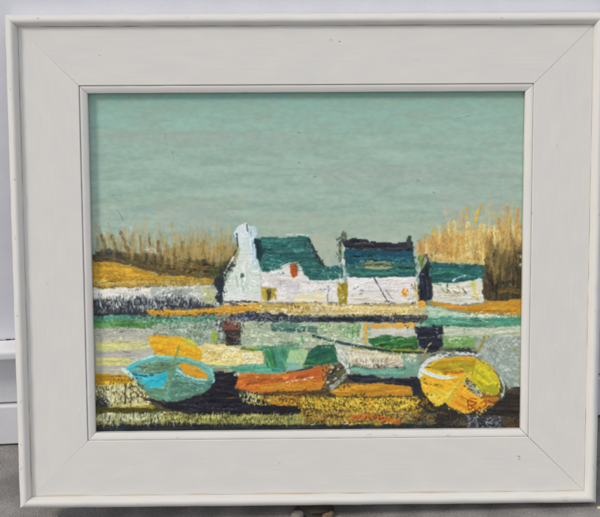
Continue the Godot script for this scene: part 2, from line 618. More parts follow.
func paint_sky() -> void:
	# [height on the canvas in millimetres, the tones met there]
	var tones := [[0.0, Color8(142, 189, 171), Color8(146, 191, 174), Color8(144, 189, 173)], [30.0, Color8(157, 198, 183), Color8(160, 198, 183), Color8(158, 200, 185)],
		[70.0, Color8(172, 202, 186), Color8(178, 201, 187), Color8(170, 203, 188)], [110.0, Color8(175, 204, 188), Color8(177, 206, 190), Color8(180, 203, 188)],
		[150.0, Color8(181, 204, 184), Color8(185, 203, 187), Color8(180, 206, 188)], [190.0, Color8(190, 207, 190), Color8(192, 208, 189), Color8(193, 206, 192)], [240.0, Color8(195, 208, 191), Color8(196, 207, 193), Color8(192, 206, 194)]]
	for k in 1100:
		var p := Vector2(brush.randf_range(-10, 570), brush.randf_range(-4, 232))
		var level := 0
		while level < 5 and tones[level + 1][0] < p.y + brush.randfn(0.0, 10.0):
			level += 1
		var f := clampf((p.y - tones[level][0]) / (tones[level + 1][0] - tones[level][0]), 0.0, 1.0)
		var pick := brush.randi_range(1, 3)
		var a: Color = tones[level][pick]
		var c := a.lerp(tones[level + 1][pick], f)
		var v := brush.randfn(1.0, 0.008)
		c = Color(c.r * v, c.g * v, c.b * v)
		var d := Vector2.RIGHT.rotated(brush.randfn(0.0, 0.05 if k % 7 else 0.35)) * brush.randf_range(8.0, 38.0)
		var bend := d.orthogonal() * brush.randf_range(-0.05, 0.05)
		stroke([p.x - d.x, p.y - d.y, p.x + bend.x, p.y + bend.y, p.x + d.x, p.y + d.y], brush.randf_range(4.0, 13.0), c, 0.02, brush.randf_range(0.0, 0.3), brush.randf_range(0.08, 0.22), brush.randf_range(0.12, 0.36))

func specks(pts: Array, tone: Color, share: float, long: float, high: float, thick: float, cover: float) -> void:
	# a nearly dry brush dragged over rough paint: colour catches only on a share of the spots
	var found := soft_mask(ragged(pts, 1.2), 4)
	if found.is_empty():
		return
	var x0: int = found[0]
	var y0: int = found[1]
	var w: int = found[2]
	var h: int = found[3]
	var mask: PackedByteArray = found[4]
	var ou := brush.randi_range(0, 511)
	var ov := brush.randi_range(0, 511)
	var fx := 1.0 / long
	var fy := 1.0 / high
	var need := (1.0 - share) * 255.0
	for y in range(y0, y0 + h):
		var row := (y - y0) * w - x0
		for x in range(x0, x0 + w):
			var inside := mask[row + x]
			if inside < 12:
				continue
			var n := patch[(((int(y * fy) + ov) & 511) << 9) | ((int(x * fx) + ou) & 511)]
			n = int(-32.0 + n * 0.80 + 0.45 * drift[(((y + ov) & 511) << 9) | (((x >> 1) + ou) & 511)])
			var c := (n - need - (255 - inside) * 0.6) / 42.0
			if c <= 0.0:
				continue
			c = minf(c, 1.0) * cover
			var k := 0.85 + n / 850.0
			var i := y * dots_wide + x
			red[i] += (tone.r * k - red[i]) * c
			green[i] += (tone.g * k - green[i]) * c
			blue[i] += (tone.b * k - blue[i]) * c
			relief[i] += thick * c * 0.6

func stroke(pts: Array, wide_mm: float, tone: Color, vary: float, dry: float, thick: float, cover: float) -> void:
	var r1 := tone.r
	var g1 := tone.g
	var b1 := tone.b
	var half := wide_mm * DOTS * 0.5
	var m := pts.size() / 2
	var run := float(brush.randi_range(0, 1023))
	var ov := brush.randi_range(0, 255)
	var dry_byte := dry * 255.0
	var vary_byte := vary / 255.0
	for s in m - 1:
		var a := Vector2(pts[s * 2], pts[s * 2 + 1]) * DOTS
		var b := Vector2(pts[s * 2 + 2], pts[s * 2 + 3]) * DOTS
		var d := b - a
		var length := maxf(d.length(), 0.01)
		d /= length
		var ending := s == m - 2
		for y in range(maxi(0, int(minf(a.y, b.y) - half)), mini(dots_high, int(maxf(a.y, b.y) + half) + 2)):
			for x in range(maxi(0, int(minf(a.x, b.x) - half)), mini(dots_wide, int(maxf(a.x, b.x) + half) + 2)):
				var qx := x + 0.5 - a.x
				var qy := y + 0.5 - a.y
				var along := qx * d.x + qy * d.y
				if along < -half * 0.7 or along > length + half * 0.7:
					continue
				var off := qy * d.x - qx * d.y
				var at := (((int(off + 512.0) + ov) & 255) << 10) | (int(run + along + 512.0) & 1023)
				var fine := bristle[at]
				var wide := streak[at]
				var beyond := maxf(maxf(-along, along - length), 0.0)
				var reach := half * (0.80 + (wide - 90.0) / 640.0) * sqrt(maxf(0.0, 1.0 - pow(beyond / (half * (0.45 + fine / 600.0) + 0.2), 2.0)))
				var o := absf(off)
				if o > reach:
					continue
				var starve := dry_byte
				if ending:
					starve *= 0.6 + 1.2 * maxf(along, 0.0) / length
				if fine < starve:
					continue
				var k := 1.0 + (wide * 0.5 + fine * 0.5 - 127.0) * vary_byte
				var c := cover * clampf((reach - o) * 1.2 + 0.35, 0.0, 1.0)
				var i := y * dots_wide + x
				red[i] += (r1 * k - red[i]) * c
				green[i] += (g1 * k - green[i]) * c
				blue[i] += (b1 * k - blue[i]) * c
				var edge := o / maxf(half, 0.5)
				relief[i] += (relief[i] * 0.35 + thick * (0.35 + fine / 400.0 + 0.45 * edge * edge) - relief[i]) * c
		run += length

func ticks(pts: Array, count: int, tones: Array, length_mm: float, wide_mm: float, angle: float, spread: float, thick: float) -> void:
	# many short touches of a small brush inside an outline
	var poly := PackedVector2Array()
	var low := Vector2(1e9, 1e9)
	var high := -low
	for i in pts.size() / 2:
		var p := Vector2(pts[i * 2], pts[i * 2 + 1])
		poly.append(p)
		low = low.min(p)
		high = high.max(p)
	var done := 0
	var tries := 0
	while done < count and tries < count * 6:
		tries += 1
		var p := Vector2(brush.randf_range(low.x, high.x), brush.randf_range(low.y, high.y))
		if not Geometry2D.is_point_in_polygon(p, poly):
			continue
		done += 1
		var a := deg_to_rad(angle + brush.randfn(0.0, 0.6) * spread)
		var d := Vector2(cos(a), sin(a)) * length_mm * brush.randf_range(0.25, 0.62)
		var mid := d.orthogonal() * brush.randf_range(-0.15, 0.15)
		stroke([p.x - d.x, p.y - d.y, p.x + mid.x, p.y + mid.y, p.x + d.x, p.y + d.y], wide_mm * brush.randf_range(0.7, 1.25), tones[brush.randi() % tones.size()], 0.3, 0.12, thick * brush.randf_range(0.5, 1.2), brush.randf_range(0.45, 0.9) * clampf(thick * 2.6, 0.45, 1.0))

func settle_paint():
	# pigment is never quite even, and edges melt into each other by about half a millimetre
	var n := dots_wide * dots_high
	var px := PackedByteArray()
	px.resize(n * 3)
	var lift := PackedFloat32Array()
	lift.resize(n)
	for y in dots_high:
		for x in dots_wide:
			var i := y * dots_wide + x
			var hue := (drift[(((y + 60) & 511) << 9) | ((x + 400) & 511)] - 127) * 0.00007
			var tone := 1.0 + (drift[(((y * 2) & 511) << 9) | (x & 511)] - 127) * 0.00014
			px[i * 3] = int(clampf(red[i] * (tone + hue), 0.0, 1.0) * 255.0)
			px[i * 3 + 1] = int(clampf(green[i] * tone, 0.0, 1.0) * 255.0)
			px[i * 3 + 2] = int(clampf(blue[i] * (tone - hue), 0.0, 1.0) * 255.0)
			lift[i] = relief[i]
	paint_image = Image.create_from_data(dots_wide, dots_high, false, Image.FORMAT_RGB8, px)
	paint_image = melt_image(paint_image)
	var high := Image.create_from_data(dots_wide, dots_high, false, Image.FORMAT_RF, lift.to_byte_array())
	high.resize(dots_wide * 70 / 100, dots_high * 70 / 100, Image.INTERPOLATE_BILINEAR)
	high.resize(dots_wide, dots_high, Image.INTERPOLATE_CUBIC)
	relief = high.get_data().to_float32_array()

func melt_image(im: Image) -> Image:
	# half size, a 1-7-1 tap along both axes, and back
	var w := dots_wide / 2
	var h := dots_high / 2
	im.resize(w, h, Image.INTERPOLATE_BILINEAR)
	var a := im.get_data()
	var b := a.duplicate()
	for step in [3, w * 3]:
		for i in range(w * 3, (h - 1) * w * 3):
			b[i] = (a[i - step] + a[i + step] + a[i] * 7) / 9
		a = b.duplicate()
	im = Image.create_from_data(w, h, false, Image.FORMAT_RGB8, a)
	im.resize(dots_wide, dots_high, Image.INTERPOLATE_CUBIC)
	return im

func canvas_look() -> StandardMaterial3D:
	var n := dots_wide * dots_high
	var nx := PackedByteArray()
	nx.resize(n * 3)
	for y in dots_high:
		var row := y * dots_wide
		var up := row - dots_wide if y > 0 else row
		var down := row + dots_wide if y < dots_high - 1 else row
		for x in dots_wide:
			var i := row + x
			var sx := (relief[mini(i + 1, row + dots_wide - 1)] - relief[maxi(i - 1, row)]) * 0.5 * DOTS
			var sy := (relief[down + x] - relief[up + x]) * 0.5 * DOTS
			var k := 127.5 / sqrt(1.0 + sx * sx + sy * sy)
			nx[i * 3] = int(127.5 - sx * k)
			nx[i * 3 + 1] = int(127.5 + sy * k)
			nx[i * 3 + 2] = int(127.5 + k)
	var m := StandardMaterial3D.new()
	m.albedo_texture = ImageTexture.create_from_image(paint_image)
	m.normal_enabled = true
	m.normal_texture = ImageTexture.create_from_image(Image.create_from_data(dots_wide, dots_high, false, Image.FORMAT_RGB8, nx))
	m.normal_scale = 0.85
	m.roughness = 0.36
	m.metallic_specular = 0.3
	return m

func canvas_mesh() -> ArrayMesh:
	# the paint stands up from the canvas: a grid of about 2 mm follows its relief
	var cols := 280
	var rows := 221
	var verts := PackedVector3Array()
	var norms := PackedVector3Array()
	var tangents := PackedFloat32Array()
	var uvs := PackedVector2Array()
	var index := PackedInt32Array()
	for r in rows + 1:
		for c in cols + 1:
			var u := float(c) / cols
			var v := float(r) / rows
			var x := mini(int(u * dots_wide), dots_wide - 1)
			var y := mini(int(v * dots_high), dots_high - 1)
			verts.append(Vector3((u - 0.5) * OPENING_WIDTH, (0.5 - v) * OPENING_HEIGHT, relief[y * dots_wide + x] - 17.0) / 1000.0)
			norms.append(Vector3(0, 0, 1))
			tangents.append_array([1.0, 0.0, 0.0, 1.0])
			uvs.append(Vector2(u, v))
	for r in rows:
		for c in cols:
			var i := r * (cols + 1) + c
			index.append_array([i, i + 1, i + cols + 1, i + 1, i + cols + 2, i + cols + 1])
	# turned edge of the canvas round its stretcher
	var edge := [Vector3(-1, 1, 0), Vector3(1, 1, 0), Vector3(1, -1, 0), Vector3(-1, -1, 0)]
	for k in 4:
		var a: Vector3 = edge[k] * Vector3(OPENING_WIDTH, OPENING_HEIGHT, 0) / 2000.0
		var b: Vector3 = edge[(k + 1) % 4] * Vector3(OPENING_WIDTH, OPENING_HEIGHT, 0) / 2000.0
		var n := ((a + b) / 2).normalized()
		var i := verts.size()
		for p in [a + Vector3(0, 0, -0.0168), b + Vector3(0, 0, -0.0168), b + Vector3(0, 0, -0.0195), a + Vector3(0, 0, -0.0195)]:
			verts.append(p)
			norms.append(n)
			tangents.append_array([1.0, 0.0, 0.0, 1.0])
			uvs.append(Vector2(clampf(p.x * 1000.0 / OPENING_WIDTH + 0.5, 0.002, 0.998), clampf(0.5 - p.y * 1000.0 / OPENING_HEIGHT, 0.002, 0.998)))
		index.append_array([i, i + 2, i + 1, i, i + 3, i + 2])
	var arrays := []
	arrays.resize(Mesh.ARRAY_MAX)
	arrays[Mesh.ARRAY_VERTEX] = verts
	arrays[Mesh.ARRAY_NORMAL] = norms
	arrays[Mesh.ARRAY_TANGENT] = tangents
	arrays[Mesh.ARRAY_TEX_UV] = uvs
	arrays[Mesh.ARRAY_INDEX] = index
	var mesh := ArrayMesh.new()
	mesh.add_surface_from_arrays(Mesh.PRIMITIVE_TRIANGLES, arrays)
	return mesh

# ---------------------------------------------------------------- stones and litter

func stone_look(tone: Color) -> StandardMaterial3D:
	var m := StandardMaterial3D.new()
	m.albedo_color = tone
	m.roughness = 0.9
	return m

func lump(size: Vector3, seed_number: int) -> ArrayMesh:
	# a broken stone lying on y = 0: a ball pushed about by noise, flattened below
	var f := noise(seed_number, 1.1, 3)
	var st := SurfaceTool.new()
	st.begin(Mesh.PRIMITIVE_TRIANGLES)
	st.set_smooth_group(-1)
	var rings := 9
	var cuts := 14
	var grid: Array = []
	for j in rings + 1:
		var row: Array = []
		var a := -PI / 2 + PI * j / rings
		for i in cuts:
			var b := TAU * i / cuts
			var d := Vector3(cos(a) * cos(b), sin(a), cos(a) * sin(b))
			var k := 1.0 + 0.42 * f.get_noise_3dv(d * 1.4)
			var p := d * k
			p.y = clampf(p.y, -0.62, 0.80)
			row.append(Vector3(p.x * size.x, (p.y + 0.62) * size.y / 1.42, p.z * size.z))
		grid.append(row)
	for j in rings:
		for i in cuts:
			var q := [grid[j][i], grid[j][(i + 1) % cuts], grid[j + 1][(i + 1) % cuts], grid[j + 1][i]]
			for k in [0, 2, 1, 0, 3, 2]:
				st.add_vertex(q[k])
	st.index()
	st.generate_normals()
	return st.commit()

func build_small_things():
	var prop := put(self, "stone", lump(Vector3(0.024, 0.0178, 0.018), 5), stone_look(Color(0.24, 0.21, 0.18)))
	prop.position = Vector3(0.004, 0.0, 0.203)
	tag(prop, "flat brown stone propping the middle of the frame", "stone")
	for s in [["stone_chip", Vector3(-0.020, 0, 0.216), Vector3(0.0085, 0.010, 0.006), 8, Color(0.52, 0.50, 0.47), "pale stone chip left of the propping stone", "stone"],
			["stone_chip_001", Vector3(0.021, 0, 0.216), Vector3(0.008, 0.008, 0.006), 9, Color(0.50, 0.42, 0.33), "tan stone chip right of the propping stone", "stone"],
			["pebble", Vector3(-0.369, 0, 0.196), Vector3(0.0024, 0.0024, 0.0022), 12, Color(0.12, 0.11, 0.10), "tiny black pebble below the frame's lower left corner", "pebble"],
			["pebble_001", Vector3(-0.345, 0, 0.187), Vector3(0.0026, 0.002, 0.002), 13, Color(0.62, 0.60, 0.56), "tiny pale pebble under the frame's lower left corner", "pebble"],
			["pebble_002", Vector3(0.380, 0, 0.228), Vector3(0.0032, 0.003, 0.003), 14, Color(0.80, 0.78, 0.62), "tiny cream pebble beside the frame's lower right corner", "pebble"]]:
		var o := put(self, s[0], lump(s[2], s[3]), stone_look(s[4]))
		o.position = s[1]
		tag(o, s[5], s[6])

func paint_strokes():
	# dark ground coat, then the sky
	area([-4.2,-9.5,563.6,-5.7,570.9,455.4,-13.9,449.8],Color8(93, 86, 65),0,0.45,0,0,0.05,Color8(93, 86, 65),0,1)
	area([-9.9,259.7,567.9,264.6,569.6,375.3,-12.2,370],Color8(153, 159, 133),0,0.45,0,0,0.05,Color8(128, 139, 121),0.4,1)
	area([-4.2,-9.5,563.6,-5.7,567.6,250.2,-9.6,245.4],Color8(159, 186, 171),0,0.04,0,0,0.1,Color8(159, 186, 171),0,1)
	paint_sky()
	area([14.8,54.2,32.8,47.7,175.6,47.4,193.4,58.4,167.7,67.7,35,66.8],Color8(175, 180, 171),0,0.03,0.4,6.17,0.14,Color8(175, 180, 171),0,0.56)
	area([180.6,58.8,198.5,51.4,290.5,50.8,308.4,63,282.8,73.7,200.9,73.1],Color8(171, 182, 173),0,0.03,0.4,6.17,0.14,Color8(171, 182, 173),0,0.49)
	area([282.7,101.4,300.7,91.7,542,92.2,560.2,107.7,534.7,121.6,303.2,119.9],Color8(173, 184, 173),0,0.03,0.4,6.17,0.14,Color8(173, 184, 173),0,0.56)
	area([0.4,137.5,18.4,133.1,187.6,133.1,205.5,141,179.8,147.2,20.7,146],Color8(169, 189, 164),0,0.03,0.4,6.17,0.14,Color8(169, 189, 164),0,0.56)
	area([77,151.2,95.2,140.1,174.7,139.4,192.6,157,166.7,172.9,97.3,172.3],Color8(180, 187, 176),0,0.03,0.4,6.17,0.14,Color8(180, 187, 176),0,0.56)
	area([437,132.6,454.9,121,539.8,120.4,558.1,138.5,532.6,155.1,457.8,154.5],Color8(178, 189, 176),0,0.03,0.4,6.17,0.14,Color8(178, 189, 176),0,0.56)
	area([450.1,158.3,468,149.4,470.6,148.2,488.8,162.5,463.1,175.2,470.8,175.3],Color8(189, 187, 176),0,0.03,0.4,6.17,0.14,Color8(189, 187, 176),0,0.56)
	area([269.6,195.2,287.7,179,309.6,177.9,327.7,202.6,301.8,225.8,290.2,225.7],Color8(191, 198, 174),0,0.03,0.4,6.17,0.14,Color8(191, 198, 174),0,0.98)
	area([187.3,166.7,205.4,155.1,457.8,155.8,476,174,450.3,190.7,207.8,188.7],Color8(182, 196, 174),0,0.03,0.4,6.17,0.14,Color8(182, 196, 174),0,0.63)
	stroke([158.6,85.5,132.6,123.7],1.03,Color8(162, 191, 175),0.1,0.35,0.35,0.5)
	stroke([327.6,51,305.8,76.4],1.03,Color8(162, 191, 175),0.1,0.35,0.35,0.5)
	stroke([106.7,44.4,103.7,82.6],1.03,Color8(162, 191, 175),0.1,0.35,0.35,0.5)
	stroke([135.6,82.8,127.7,100.6],1.03,Color8(162, 191, 175),0.1,0.35,0.35,0.5)
	stroke([50.4,59.2,78.2,74.7],1.03,Color8(162, 191, 175),0.1,0.35,0.35,0.5)
	stroke([340.5,157.5,366.2,131.9],1.03,Color8(162, 191, 175),0.1,0.35,0.35,0.5)
	stroke([424.3,167.2,462.8,145.5],1.03,Color8(162, 191, 175),0.1,0.35,0.35,0.5)
	stroke([91.2,62.1,114.1,67.3],1.03,Color8(162, 191, 175),0.1,0.35,0.35,0.5)
	stroke([398.5,154,436.9,126],1.03,Color8(162, 191, 175),0.1,0.35,0.35,0.5)
	stroke([27.4,129.3,30,130],1.8,Color8(139, 161, 145),0.2,0,0.5,1)
	stroke([267.4,88.9,269.9,89.5],1.8,Color8(139, 161, 145),0.2,0,0.5,1)
	stroke([287.8,106.9,290.4,107.6],1.8,Color8(139, 161, 145),0.2,0,0.5,1)
	stroke([442.1,128.6,444.7,129.3],1.8,Color8(139, 161, 145),0.2,0,0.5,1)
	stroke([421.4,113.1,424,113.7],1.8,Color8(139, 161, 145),0.2,0,0.5,1)
	stroke([483.5,30.5,486.1,31.2],1.8,Color8(139, 161, 145),0.2,0,0.5,1)
	stroke([267.5,50.6,270.1,51.3],1.8,Color8(139, 161, 145),0.2,0,0.5,1)
	stroke([470.8,33,487.3,29.3],1.54,Color8(174, 207, 194),0.1,0.2,0.6,1)
	stroke([34.7,149.9,40.9,162.9],1.03,Color8(110, 122, 105),0.2,0.1,0.2,1)
	stroke([97.7,52,98.7,72.3],0.64,Color8(111, 136, 122),0.2,0.1,0.1,1)
	stroke([106.4,72.4,107.5,85.1],0.64,Color8(111, 136, 122),0.2,0.1,0.1,1)
	# bare trees on the left
	stroke([4.9,166.4,6.4,187.1],5.14,Color8(184, 168, 131),0.3,0.35,0.2,0.8)
	stroke([21.6,165.3,23.3,176.9],3.21,Color8(175, 171, 140),0.3,0.35,0.2,0.8)
	stroke([56.2,166.9,57.8,190.1],4.5,Color8(191, 182, 147),0.3,0.35,0.2,0.8)
	stroke([71.7,165.7,73.3,182.5],3.85,Color8(189, 180, 149),0.3,0.35,0.2,0.8)
	stroke([87.1,167.1,88.7,185.2],5.14,Color8(195, 182, 143),0.3,0.35,0.2,0.8)
	stroke([103.8,165.9,105.4,185.3],4.5,Color8(190, 175, 114),0.3,0.35,0.2,0.8)
	stroke([128.1,171.3,129.8,190.7],4.5,Color8(192, 172, 109),0.3,0.35,0.2,0.8)
	stroke([148.7,174,150.5,188.3],3.85,Color8(198, 187, 151),0.3,0.35,0.2,0.8)
	stroke([164.2,169,165.9,188.4],3.21,Color8(189, 182, 149),0.3,0.35,0.2,0.8)
	stroke([177,170.4,178.8,183.3],3.85,Color8(195, 184, 151),0.3,0.35,0.2,0.8)
	stroke([11.1,176.8,14.4,207.9],3.85,Color8(148, 175, 162),0.2,0.3,0.3,0.75)
	stroke([51,172,54.1,216],5.14,Color8(196, 209, 203),0.2,0.3,0.3,0.75)
	stroke([58.5,182.4,61.9,210.9],3.85,Color8(174, 198, 198),0.2,0.3,0.3,0.75)
	stroke([32.8,187.3,36.2,210.7],4.5,Color8(161, 161, 113),0.2,0.3,0.3,0.75)
	stroke([40.8,166.7,44.5,179.7],5.14,Color8(189, 198, 191),0.2,0.3,0.3,0.75)
	stroke([69,172.1,72.3,208.4],5.14,Color8(187, 200, 191),0.2,0.3,0.3,0.75)
	stroke([80.4,182.5,83.9,205.9],3.85,Color8(194, 196, 178),0.2,0.3,0.3,0.75)
	stroke([17.2,195,20.8,207.9],3.85,Color8(182, 173, 131),0.2,0.3,0.3,0.75)
	area([94.3,200.8,114.9,197,145.8,197.3,169,196.2,189.7,193.8,189.6,209.3,176.5,227.4,148,232.3,114.5,226.9,75.9,221.4],Color8(147, 122, 64),90,0.75,0.15,4.24,0.3,Color8(174, 149, 84),0.4,0.85)
	ticks([89.3,190.4,112.5,188,145.9,188.2,187.1,188.6,187,209.3,155.9,216.8,99.3,208.6],80,[Color8(171, 144, 74),Color8(142, 116, 60),Color8(187, 163, 94),Color8(120, 98, 57),Color8(196, 174, 109),Color8(155, 126, 56),Color8(173, 162, 122)],21.84,4.63,91,7,0.2)
	ticks([53.3,187.5,97,187.8,96.7,211.1,52.9,210.8],34,[Color8(138, 125, 86),Color8(173, 164, 124),Color8(113, 96, 63),Color8(189, 184, 158),Color8(120, 111, 72)],19.27,4.11,92,7,0.2)
	ticks([2,184.5,55.9,184.9,55.5,208.2,1.5,207.8],34,[Color8(141, 145, 112),Color8(173, 164, 122),Color8(116, 107, 72),Color8(162, 173, 153),Color8(127, 125, 94)],16.7,4.11,86,9,0.2)
	ticks([104.9,180.1,184.7,178.2,184.5,193.7,104.7,193.1],34,[Color8(184, 173, 127),Color8(193, 180, 129),Color8(173, 168, 131)],12.85,2.57,91,8,0.2)
	stroke([12.3,182,15.9,194.9,19.6,204],5.14,Color8(97, 89, 54),0.4,0.2,0.4,1)
	stroke([25.1,182.1,28.7,195.1,33.6,209.3],5.14,Color8(106, 91, 54),0.4,0.2,0.4,1)
	stroke([36.8,178.3,41.7,187.4,51.6,212.1],5.91,Color8(95, 73, 51),0.4,0.2,0.4,1)
	stroke([42.9,195.2,50.3,210.8],5.14,Color8(104, 77, 49),0.4,0.2,0.4,1)
	stroke([62.4,182.4,63.2,213.5],3.34,Color8(107, 95, 56),0.4,0.2,0.4,1)
	stroke([73.9,186.4,76.1,211],3.85,Color8(116, 100, 63),0.4,0.2,0.4,1)
	stroke([85.4,190.3,86.4,211.1],5.14,Color8(113, 87, 54),0.4,0.2,0.4,1)
	stroke([8.3,187.1,11.9,202.7],2.57,Color8(139, 150, 117),0.4,0.2,0.4,1)
	area([69.8,199.3,78.9,195.5,83.9,203.3,76.1,208.4,68.4,207],Color8(221, 212, 190),0,0.3,0.35,2.31,0.4,Color8(221, 212, 190),0,1)
	stroke([45.5,191.3,49.3,199.1],2.57,Color8(207, 198, 183),0.2,0.3,0.4,1)
	area([0.3,205.2,17.1,201.4,35,202.9,53,205.6,76.2,207.1,104.5,209.9,127.6,214,155.9,218.1,181.7,217,186.8,224.9,168.7,235.1,145.4,236.2,117,236,86.1,233.1,57.9,223.8,27.1,217.1,0,216.8],Color8(95, 82, 53),4,0.83,0.12,5.53,0.3,Color8(70, 66, 50),0.4,1)
	area([9.3,202.7,22.2,200.2,32.4,204.1,42.6,210.7,27.1,213.2,9.2,210.4],Color8(73, 73, 68),4,0.6,0.1,2.31,0.3,Color8(73, 73, 68),0,1)
	ticks([50.4,205.6,181.8,211.8,176.5,224.8,88.8,224.1],90,[Color8(102, 86, 54),Color8(127, 107, 63),Color8(82, 73, 51),Color8(151, 129, 73),Color8(113, 100, 56)],12.85,3.08,90,14,0.25)
	ticks([4.2,202.6,63.3,208.3,114.6,224.3,24.5,215.7],40,[Color8(82, 77, 60),Color8(106, 91, 56),Color8(68, 68, 61)],10.28,2.83,88,30,0.25)
	stroke([63.1,221.3,95.2,229.3,133.9,230.9],6.42,Color8(116, 98, 56),0.5,0.3,0.3,1)
	stroke([88.9,217.6,121.1,221.7,159.7,227.2],6.42,Color8(127, 104, 55),0.5,0.35,0.3,1)
	stroke([109.5,216.4,112.2,212.6,122.4,216.5],2.06,Color8(216, 196, 118),0.2,0.2,0.4,1)
	area([148.1,224.5,171.4,216.9,184.4,211.9,176.5,230,168.6,242.9,150.4,250.6],Color8(77, 84, 49),60,0.75,0.15,2.96,0.3,Color8(77, 84, 49),0,1)
	stroke([24.5,213.2,56.6,221.2,88.7,230.6,127.3,236.1,155.7,240.2],7.71,Color8(102, 89, 56),0.45,0.1,0.3,1)
	# golden field and the long white wall
	area([-1.2,214.2,27.1,217.1,55.3,223.8,86.1,234.4,127.3,237.4,158.3,240.2,153,250.6,75.5,251.3,-2,251.9],Color8(205, 160, 55),0,0.52,0.03,2.31,0.35,Color8(180, 141, 53),0.35,1)
	area([88.6,235.8,127.3,238.7,158.3,242.8,153,250.6,85.8,250.1],Color8(181, 148, 62),5,0.6,0.15,2.57,0.3,Color8(138, 136, 63),0.4,1)
	stroke([47.4,231.5,75.7,238.3,117,238.6],5.14,Color8(229, 169, 52),0.3,0.3,0.35,1)
	stroke([3.7,223.4,32,226.2,52.6,230.3],5.14,Color8(236, 178, 55),0.3,0.3,0.35,1)
	stroke([3.5,233.8,47.3,238],4.5,Color8(223, 166, 53),0.3,0.3,0.3,1)
	stroke([5.9,244.2,49.8,244.5,101.4,242.4],3.85,Color8(214, 189, 114),0.3,0.4,0.3,1)
	ticks([2.1,240.2,153.1,241.5,153,250.6,1.9,249.4],60,[Color8(224, 206, 145),Color8(172, 161, 100)],5.14,1.28,80,20,0.3)
	stroke([0.6,249.3,43.2,250.4,94.9,248.8],2.06,Color8(93, 95, 89),0.3,0.2,0.1,1)
	stroke([94.9,248.8,159.5,248.1],2.06,Color8(111, 116, 107),0.3,0.4,0.1,1)
	area([-0.7,250.6,75.5,250.6,164.7,248.1,164.4,274.2,-1.1,272.8],Color8(237, 235, 221),0,0.22,0.03,1.8,0.35,Color8(237, 235, 221),0,1)
	area([75.5,251.3,164.7,248.1,164.4,276.8,75.1,276.1],Color8(198, 203, 192),0,0.38,0.1,3.6,0.3,Color8(173, 180, 173),0.4,1)
	area([-1,265,21,265.2,33.9,267.9,62.3,264.2,88.1,268.3,126.9,270,157.9,274.2,168.3,278.2,160.4,284.7,87.9,286.7,-1.5,289.8],Color8(66, 70, 77),0,0.75,0.05,3.08,0.2,Color8(91, 98, 104),0.4,1)
	ticks([8.1,263.8,62.4,261.6,107.6,262,158,271.6,157.9,278.1,62.1,277.3,7.8,278.1],260,[Color8(45, 50, 59),Color8(36, 41, 50),Color8(66, 70, 77)],7.71,1.41,97,22,0.25)
	ticks([2.9,265,64.9,265.5,146.3,268.8,146.2,280.6,62.1,279.9,2.5,284.6],300,[Color8(203, 209, 203),Color8(173, 182, 180),Color8(128, 136, 139),Color8(219, 223, 212)],7.07,1.16,92,20,0.45)
	ticks([88.4,250.1,158.2,249.4,158,268.9,88.2,265.7],90,[Color8(82, 89, 91),Color8(128, 134, 130),Color8(219, 221, 210)],4.5,1.03,95,20,0.3)
	ticks([44.5,249.7,69,249.9,62.5,257.7,46.9,260.2],14,[Color8(59, 64, 70)],5.14,1.16,110,15,0.25)
	ticks([4,272.9,64.8,273.4,64.6,286.5,3.7,287.2],140,[Color8(41, 45, 54),Color8(71, 77, 86)],5.14,1.28,92,18,0.2)
	stroke([1.2,285.9,36.1,284.9,69.8,283.9],3.85,Color8(52, 57, 63),0.4,0.15,0.2,1)
	stroke([94.5,274.9,126.8,277.8,155.3,276.8],3.85,Color8(52, 57, 63),0.4,0.2,0.2,1)
	area([138.8,250.5,160.7,253.3,160.6,271.6,145,271.4],Color8(203, 207, 163),80,0.45,0.35,2.31,0.3,Color8(183, 190, 107),0.4,1)
	area([67.3,278.6,88,280.1,120.3,280.4,157.9,278.1,181.2,274.4,183.8,282.2,155.2,285.9,120.2,288.2,93,288,74.9,287.9],Color8(225, 169, 55),0,0.38,0.02,2.18,0.55,Color8(207, 149, 49),0.3,1)
	stroke([75,281.3,113.8,283,159.2,280.7],3.08,Color8(238, 184, 69),0.2,0.25,0.5,1)
	# green strips and striped sand on the left
	area([-1.4,287.2,49,286.3,87.8,289.3,160.4,289.9,160.3,297.8,87.7,297.1,-1.6,296.4],Color8(82, 150, 125),0,0.68,0.1,2.31,0.35,Color8(118, 177, 157),0.35,1)
	area([-1.6,293.7,48.9,292.9,94.2,295.9,126.6,300.1,113.5,307.9,48.7,306,-1.8,304.2],Color8(83, 136, 70),0,0.68,0.06,2.31,0.35,Color8(110, 159, 88),0.35,1)
	ticks([36.1,288.8,157.8,289.9,157.6,305.6,74.6,304.9],170,[Color8(185, 209, 194),Color8(95, 161, 128),Color8(140, 184, 162),Color8(72, 127, 83)],5.14,1.41,100,40,0.35)
	area([74.7,299.7,160.3,295.1,160,329.3,128.8,326.4,103,315.7,74.6,310.1],Color8(182, 191, 173),0,0.38,0.12,2.96,0.3,Color8(151, 173, 153),0.4,1)
	ticks([85.2,294.5,157.7,292.5,157.4,328,134,326.5,97.9,310.4],200,[Color8(106, 150, 121),Color8(203, 209, 196),Color8(128, 173, 117),Color8(82, 111, 98),Color8(212, 214, 201)],4.63,1.41,100,60,0.35)
	area([-0.5,302.9,77.3,303.6,76.2,370.8,-1.8,370.1],Color8(196, 195, 180),0,0.21,0.03,1.67,0.3,Color8(196, 195, 180),0,1)
	area([0.8,304.3,74.6,304.9,71.8,319.3,0.5,320],Color8(193, 193, 176),0,0.3,0.1,1.8,0.3,Color8(193, 193, 176),0,1)
	ticks([4.7,305.6,74.6,306.2,71.8,318,5.7,317.4],70,[Color8(139, 141, 130),Color8(162, 162, 148),Color8(219, 219, 201)],4.5,1.16,70,60,0.25)
	area([3.1,321.3,35.5,319,71.8,322,74.2,331.2,35.2,334.8,2.8,333.2],Color8(218, 216, 159),0,0.3,0.1,2.31,0.35,Color8(224, 224, 132),0.35,1)
